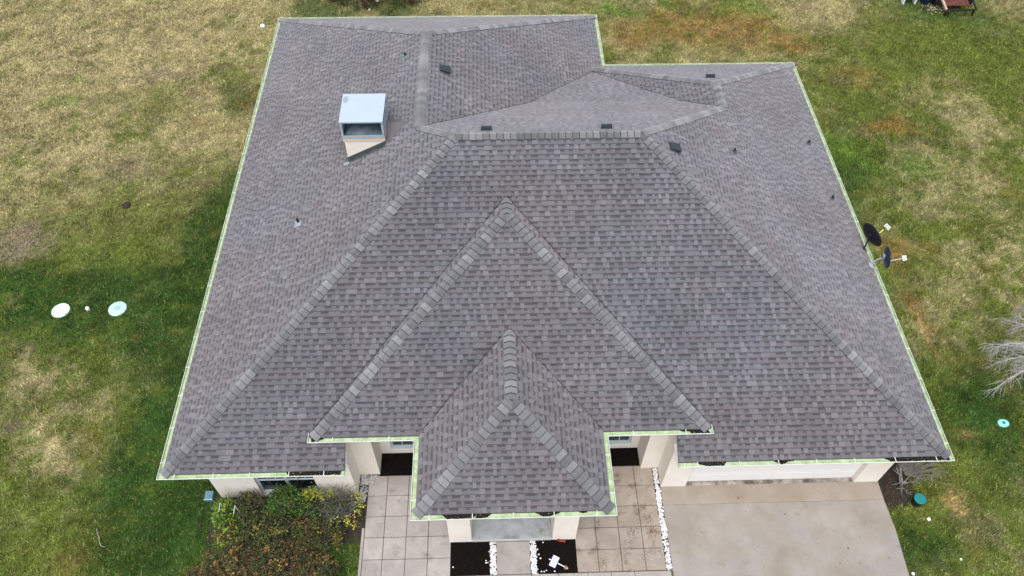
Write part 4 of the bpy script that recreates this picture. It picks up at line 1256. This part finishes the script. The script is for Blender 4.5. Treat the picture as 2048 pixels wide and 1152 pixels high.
# bare pale tree at the right edge
tr_ = empty('bare_tree', (25.0, 3.65, LZ), 'bare pale grey tree with drooping twigs reaching in at the right edge', 'tree')
mb = MB().tube([(0, 0, 0), (.05, .02, .8), (-.04, .05, 1.6), (0, 0, 2.3)], [.10, .08, .07, .055], 8)
mb.build('trunk', m_bark, tr_)
mb = MB()
random.seed(21)
for i in range(20):
    an = 2 * math.pi * i / 20 + random.uniform(-.1, .1)
    dv = Vector((math.cos(an), math.sin(an), .55)).normalized()
    p = Vector((0, 0, random.uniform(1.4, 2.3))); pts = [p.copy()]; L_ = random.uniform(1.6, 2.3)
    tw = []
    for q in range(8):
        dv = (dv + Vector((random.gauss(0, .10), random.gauss(0, .10), -.16))).normalized()
        p = p + dv * L_ / 8; pts.append(p.copy())
        if q >= 1:
            for _ in range(7): tw.append((p.copy(), dv.copy(), random.uniform(.35, .9) * (1 - q * .06)))
    mb.tube(pts, [.026 - .0026 * q for q in range(9)], 5, cap=False)
    for p0, dd, l2 in tw:
        dd = (dd + Vector((random.gauss(0, .55), random.gauss(0, .55), random.gauss(-.1, .3)))).normalized()
        p = p0.copy(); pp = [p.copy()]
        for q in range(4):
            dd = (dd + Vector((random.gauss(0, .12), random.gauss(0, .12), -.20))).normalized()
            p = p + dd * l2 / 4; pp.append(p.copy())
            if q in (1, 2):
                d3 = (dd + Vector((random.gauss(0, .6), random.gauss(0, .6), -.2))).normalized()
                mb.tube([p, p + d3 * l2 * .25, p + d3 * l2 * .42 + Vector((0, 0, -.05))], [.004, .003, .002], 3, cap=False)
        mb.tube(pp, [.006, .005, .0045, .004, .0025], 3, cap=False)
mb.build('branches', m_bark, tr_)
sp_ = empty('sapling', (33.9, 24.2, LZ), 'thin dark leafless sapling at the top right corner of the lawn', 'tree')
mb = MB().tube([(0, 0, 0), (-.05, 0, .6), (-.25, .1, 1.3)], [.05, .04, .03], 6)
mb.build('trunk', m_twig, sp_)
mb = MB(); branches(mb, Vector((-.25, .1, 1.2)), 5, 1.3, 1.0, .02, 1, k=4, up_=.7, subs=2); mb.build('branches', m_twig, sp_)

# ------------------------------------------------------------------ things on the lawn
def lid(x, y, r, label, mtl, spokes, tilt=0):
    root = empty('septic_lid', (x, y, LZ), label, 'lid', 'septic lids in the left lawn')
    mb = MB().lathe([(r * .98, 0), (r, .03), (r * .96, .055), (r * .5, .075), (0.01, .085)], 36)
    mb.build('lid_cover', mtl, root, smooth=False)
    if spokes:
        g_ = MB()
        for i in range(spokes):
            a = 2 * math.pi * i / spokes
            M_ = Matrix.Rotation(a, 4, 'Z')
            g_.add([M_ @ Vector(v) for v in ((r * .25, -.007, .083), (r * .92, -.010, .062), (r * .92, .010, .062), (r * .25, .007, .083))], [(0, 1, 2, 3)])
        g_.lathe([(r * .28, .0815), (r * .22, .0835)], 24)
        g_.build('lid_grooves', m_groove, root)
    else:
        MB().tube([(-.06, -.02, .088), (.0, .0, .09), (.05, .0, .088)], .006, 5).build('lid_handle', m_groove, root)
    return root
lid(-5.93, 7.35, .295, 'smooth pale white round septic lid, the left one of two', m_lid, 0)
lid(-4.08, 7.38, .295, 'ribbed mint round septic lid, the right one of two, with radial grooves', m_lid2, 16)
tag(MB().lathe([(.065, 0), (.065, .10), (.05, .13), (.01, .14)], 14).build('cleanout_cap', m_whitep, loc=(-5.05, 7.38, LZ)), 'small white pipe cap in the grass between the two septic lids', 'pipe cap')
cb = empty('valve_lid', (23.71, 2.45, LZ), 'small cyan oval valve lid in the right lawn below the bare tree', 'lid')
MB().lathe([(.17, 0), (.17, .05), (.15, .06), (.01, .065)], 24, sy=.75).build('lid_cover', m_cyan, cb)
MB().lathe([(.05, .064), (.045, .08), (.01, .082)], 12).build('lid_knob', m_teal, cb)
tl = empty('round_bucket', (20.20, .04, LZ), 'black round bucket with a flat teal lid beside the bare shrub', 'bucket')
MB().lathe([(.13, 0), (.165, .26), (.17, .30)], 28).build('bucket_body', m_black, tl)
bevel(MB().lathe([(.005, .30), (.162, .30), (.162, .325), (.15, .33), (.005, .33)], 32).build('bucket_lid', m_teal, tl), .003)
bb = empty('utility_box', (.34, .72, -.04), 'blue-grey slope-topped plastic box in the grass at the left end of the planting bed', 'box')
mb = MB().add([(-.17, -.18, 0), (.17, -.18, 0), (.17, .18, 0), (-.17, .18, 0), (-.15, -.16, .22), (.16, -.16, .22), (.16, .16, .30), (-.15, .16, .30)],
              [(4, 5, 6, 7), (0, 1, 5, 4), (1, 2, 6, 5), (2, 3, 7, 6), (3, 0, 4, 7)])
bevel(mb.build('box_body', m_blue, bb), .012)
bb.scale = (.72, .72, .6)
MB().box(-.165, .175, -.185, -.16, .205, .235).build('box_rim', mat('pale_rim', (.4, .58, .64), rough=.5), bb)
def stone(name, x, y, r, label, mtl=m_whitep, cat='stone', group=None, sq=.8):
    mb = MB().lathe([(r * .7, 0), (r, r * .5 * sq), (r * .8, r * 1.1 * sq), (r * .3, r * 1.45 * sq), (.002, r * 1.5 * sq)], 10)
    for i, v in enumerate(mb.v): mb.v[i] = (v[0] * random.uniform(.85, 1.15), v[1] * random.uniform(.85, 1.15), v[2])
    o = mb.build(name, mtl, loc=(x, y, LZ + .01), smooth=True)
    return tag(o, label, cat, group)
stone('white_stone', -1.92, 23.31, .12, 'white lump of stone on the tan grass off the rear left roof corner')
stone('white_ball', 20.39, -.44, .058, 'white round marker just below the teal-lidded bucket')
stone('white_ball', 20.87, -1.56, .035, 'tiny white marker in the grass farthest right of the driveway')
stone('white_ball', 19.44, -1.91, .05, 'white marker at the driveway edge near the bottom')
stone('white_ball', 3.15, 25.27, .09, 'larger white ball in front of the dark bush behind the house')
stone('white_ball', 2.83, 24.58, .055, 'small white ball near the rear gutter below the dark bush')
stone('white_ball', -3.65, 17.15, .04, 'tiny white speck of stone in the tan grass left of the chimney side', sq=.6)
tag(stone('molehill', -5.06, 12.11, .17, 'small dark brown mound of earth in the left lawn', mat('molehill_earth', (.045, .03, .022), rough=1), 'mound', sq=.45))
st_ = MB().tube([(-.15, .26, .05), (-.09, .12, .04), (-.01, .0, .045), (.04, -.14, .04), (.12, -.24, .045), (.24, -.27, .06)], [.005, .008, .009, .009, .008, .005], 6)
tag(st_.build('fallen_stick', m_wood, loc=(-2.42, -.36, LZ)), 'pale bent stick lying in the grass at the lower left', 'stick')

# small sign fallen in the right mulch bed
sg = empty('yard_sign', (9.90, -1.36, .02), 'small white yard sign with blue border fallen on the black mulch', 'sign')
sg.rotation_euler = (0, 0, R(62))
def sbox(x0, x1, y0, y1, z0, z1, name, mtl):
    return MB().box(x0, x1, y0, y1, z0, z1).build(name, mtl, sg)
sbox(-.165, .165, -.105, .105, .02, .032, 'sign_border', m_signblue)
sbox(-.150, .150, -.085, .085, .033, .037, 'sign_face', m_whitep)
for i, (a_, b_) in enumerate(((-.10, .11), (-.12, .09), (-.08, .12))):
    sbox(a_, b_, -.045 + i * .042, -.034 + i * .042, .038, .0395, 'sign_print', m_ink)
MB().tube([(0, -.10, .028), (0, -.40, .015)], .013, 8).build('sign_stake', m_whitep, sg)
MB().tube([(.0, .10, .03), (.0, .15, .03)], .014, 8).build('sign_clip', m_whitep, sg)
rk = stone('tan_rock', 10.20, -1.52, .055, 'small tan rock at the stake end of the fallen yard sign', mat('tan_stone', (.30, .20, .11), rough=.9, var=.2, scale=30))
rk.location.z = .0
rc = MB()
vs = []; fs = []
for j in range(5):
    for i in range(9):
        vs.append((-.15 + .038 * i, -.05 + .025 * j, .03 + .035 * math.sin(i * 1.3 + j) * math.cos(j * 1.1)))
for j in range(4):
    for i in range(8):
        q = j * 9 + i; fs.append((q, q + 1, q + 10, q + 9))
rc.add([(v[0] * .75, v[1] * .7, v[2]) for v in vs], fs)
o = rc.build('red_rag', m_red, loc=(10.12, -.80, .02), rot=(0, 0, R(-12)))
sol = o.modifiers.new('solid', 'SOLIDIFY'); sol.thickness = .006
tag(o, 'crumpled red rag at the foot of the right portico column', 'rag')
for x, y, z1, lb in ((1.02, .12, 1.0, 'upper'), (1.42, .05, 1.0, 'lower')):
    tag(MB().tube([(0, 0, 0), (.0, .0, z1), (.02, -.25, z1 + .02)], .007, 5).build('garden_stake', m_whitep, loc=(x, y, -.04)),
        'thin white bent garden stake in the lime shrub' if x < 1.2 else 'thin white bent garden stake in the brown twiggy shrub', 'garden stake')

# ------------------------------------------------------------------ satellite dishes
def dish(foot, centre, lnb, rx, ry, label, mdish, marm, tip_y):
    foot, centre, lnb = Vector(foot), Vector(centre), Vector(lnb)
    root = empty('satellite_dish', tuple(foot), label, 'satellite dish', 'satellite dishes on the right eave')
    f0 = foot
    n = (lnb - centre).normalized(); n.z *= .5; n.normalize()
    upv = Vector((0, 0, 1)); s_ = upv.cross(n).normalized(); t_ = n.cross(s_)
    M_ = Matrix((s_, t_, n)).transposed().to_4x4(); M_.translation = centre - f0
    mb = MB()
    rings, k = 6, 32
    for side, off_ in ((0, 0), (1, -.012)):
        vs = [M_ @ Vector((0, 0, off_))]
        for i in range(1, rings + 1):
            q = i / rings
            for j in range(k):
                a_ = 2 * math.pi * j / k
                vs.append(M_ @ Vector((rx * q * math.cos(a_), ry * q * math.sin(a_), .07 * q * q + off_)))
        fs = [(0, 1 + j, 1 + (j + 1) % k) for j in range(k)]
        for i in range(rings - 1):
            for j in range(k):
                fs.append((1 + i * k + j, 1 + (i + 1) * k + j, 1 + (i + 1) * k + (j + 1) % k, 1 + i * k + (j + 1) % k))
        if side: fs = [f[::-1] for f in fs]
        mb.add(vs, fs)
    nv = 1 + rings * k
    b0 = 1 + (rings - 1) * k
    mb.f += [(b0 + j, nv + b0 + j, nv + b0 + (j + 1) % k, b0 + (j + 1) % k) for j in range(k)]; mb.mi += [0] * k
    mb.build('reflector', mdish, root, smooth=True)
    back = M_ @ Vector((0, 0, -.03))
    mb = MB().tube([Vector((0, 0, .02)), Vector((0, 0, .02)).lerp(back, .35) + Vector((.0, 0, .10)), back + Vector((0, 0, -.02))], .024, 8)
    mb.box(-.07, .07, -.09, .09, -.01, .012, 0, Matrix.Rotation(R(28), 4, 'Y'))
    mb.build('mast', marm, root)
    MB().box(-.055, .055, -.07, .07, -.07, -.012, 0, M_).build('bracket', m_black if mdish is m_black else mat('grey_bracket', (.25, .27, .30), rough=.5), root)
    tip = lnb - f0
    low = M_ @ Vector((0, -ry * .92, .02))
    MB().tube([back, low, low.lerp(tip, .5), tip], .016, 8).build('feed_arm', marm, root)
    if tip_y: MB().tube([low.lerp(tip, .58), low.lerp(tip, .82)], .019, 8).build('arm_tape', m_yellow, root)
    dv = (tip - low).normalized(); sd_ = dv.cross(Vector((0, 0, 1))).normalized()
    lb = MB()
    for q in (-.07, 0, .07):
        c_ = tip + sd_ * q
        lb.tube([c_ - dv * .045, c_ + dv * .015], [.026, .024], 10)
        lb.tube([c_ + dv * .015, c_ + dv * .06], .014, 8)
    lb.tube([tip - sd_ * .09 + dv * .05, tip + sd_ * .09 + dv * .05], .013, 6)
    lb.build('receiver_head', m_whitep, root)
    sag = [Vector((.0, 0, .04)), Vector((.12, -.05, -.05)), Vector((.10, -.02, -.6)), Vector((.14, .0, -2.2))]
    MB().tube(sag, .005, 5).build('cable', m_hose, root)
dish((19.80, 7.00, 2.86), (19.77, 7.00, 3.46), (20.28, 7.19, 3.62), .42, .33, 'larger black satellite dish, farther from the camera, with yellow tape on its arm', m_black, m_vent, True)
dish((19.81, 6.34, 2.86), (19.99, 6.22, 3.38), (20.52, 6.13, 3.42), .36, .27, 'smaller navy satellite dish with a white arm, nearer to the camera', m_navy, mat('light_grey_arm', (.50, .52, .55), rough=.5), False)

# ------------------------------------------------------------------ clutter at the far right corner
tag(MB().box(27.7, 32.0, 25.0, 27.5, -.09, -.01).build('concrete_pad', m_grey), kind='structure')
bx = empty('white_bench', (28.45, 24.72, LZ), 'low white plank bench at the edge of the concrete pad, top right', 'bench')
MB().box(-.35, .35, -.14, .14, .30, .34).build('seat', m_whitep, bx)
for s1_ in (-.28, .28): MB().box(s1_ - .03, s1_ + .03, -.12, .12, 0, .298).build('leg', m_whitep, bx)
pt = empty('round_table', (29.25, 24.75, LZ), 'small round pale blue table with a dark rim beside the white bench', 'table')
MB().lathe([(.19, .42), (.19, .45), (.005, .455)], 24).build('table_top', mat('pale_blue_top', (.55, .65, .80), rough=.5), pt)
MB().lathe([(.20, .0), (.28, .30), (.26, .40)], 24).build('table_base', mat('dark_blue_base', (.01, .02, .05), rough=.6), pt)
sp2 = MB()
for _ in range(140):
    x, y = random.gauss(29.55, .32), random.gauss(24.25, .22)
    sp2.add([(x + random.uniform(-.05, .05), y + random.uniform(-.05, .05), LZ + random.uniform(.03, .07)) for _ in range(4)], [(0, 1, 2, 3)])
tag(sp2.build('wood_chips', m_wood), 'scattered tan wood chips on the grass left of the rusty trailer', 'wood chips', kind='stuff')
tb = empty('garden_trailer', (30.25, 24.15, LZ), 'rusty brown flat garden trailer with a pale side plank, top right', 'trailer')
Mt = Matrix.Translation((0, 0, .48)) @ Matrix.Rotation(R(10), 4, 'X')
for i in range(7):
    x0 = -.50 + i * .165
    MB().box(x0, x0 + .158, -.35, 1.6, -.02, .015, 0, Mt).build('deck_board', m_rust, tb)
MB().box(-.60, -.52, -.62, 1.65, -.03, .06, 0, Mt).build('side_plank', m_wood, tb)
mb = MB().box(-.50, .95, -.60, -.54, -.07, -.02, 0, Mt); mb.box(.90, .95, -.54, 1.5, -.07, -.02, 0, Mt); mb.box(-.50, -.45, -.54, 1.5, -.07, -.025, 0, Mt)
mb.build('frame', m_black, tb)
for xx in (-.66, .99):
    Mw = Matrix.Translation((xx, .4, .26)) @ Matrix.Rotation(R(90), 4, 'Y')
    MB().lathe([(.08, -.05), (.24, -.06), (.26, -.03), (.26, .03), (.24, .06), (.08, .05)], 20, M=Mw).build('wheel', m_black, tb)
for xx in (-.45, .85):
    MB().box(xx - .03, xx + .03, -.55, -.49, 0, .33).build('leg', m_black, tb)
print('units', len(units), 'caps', len(caps))
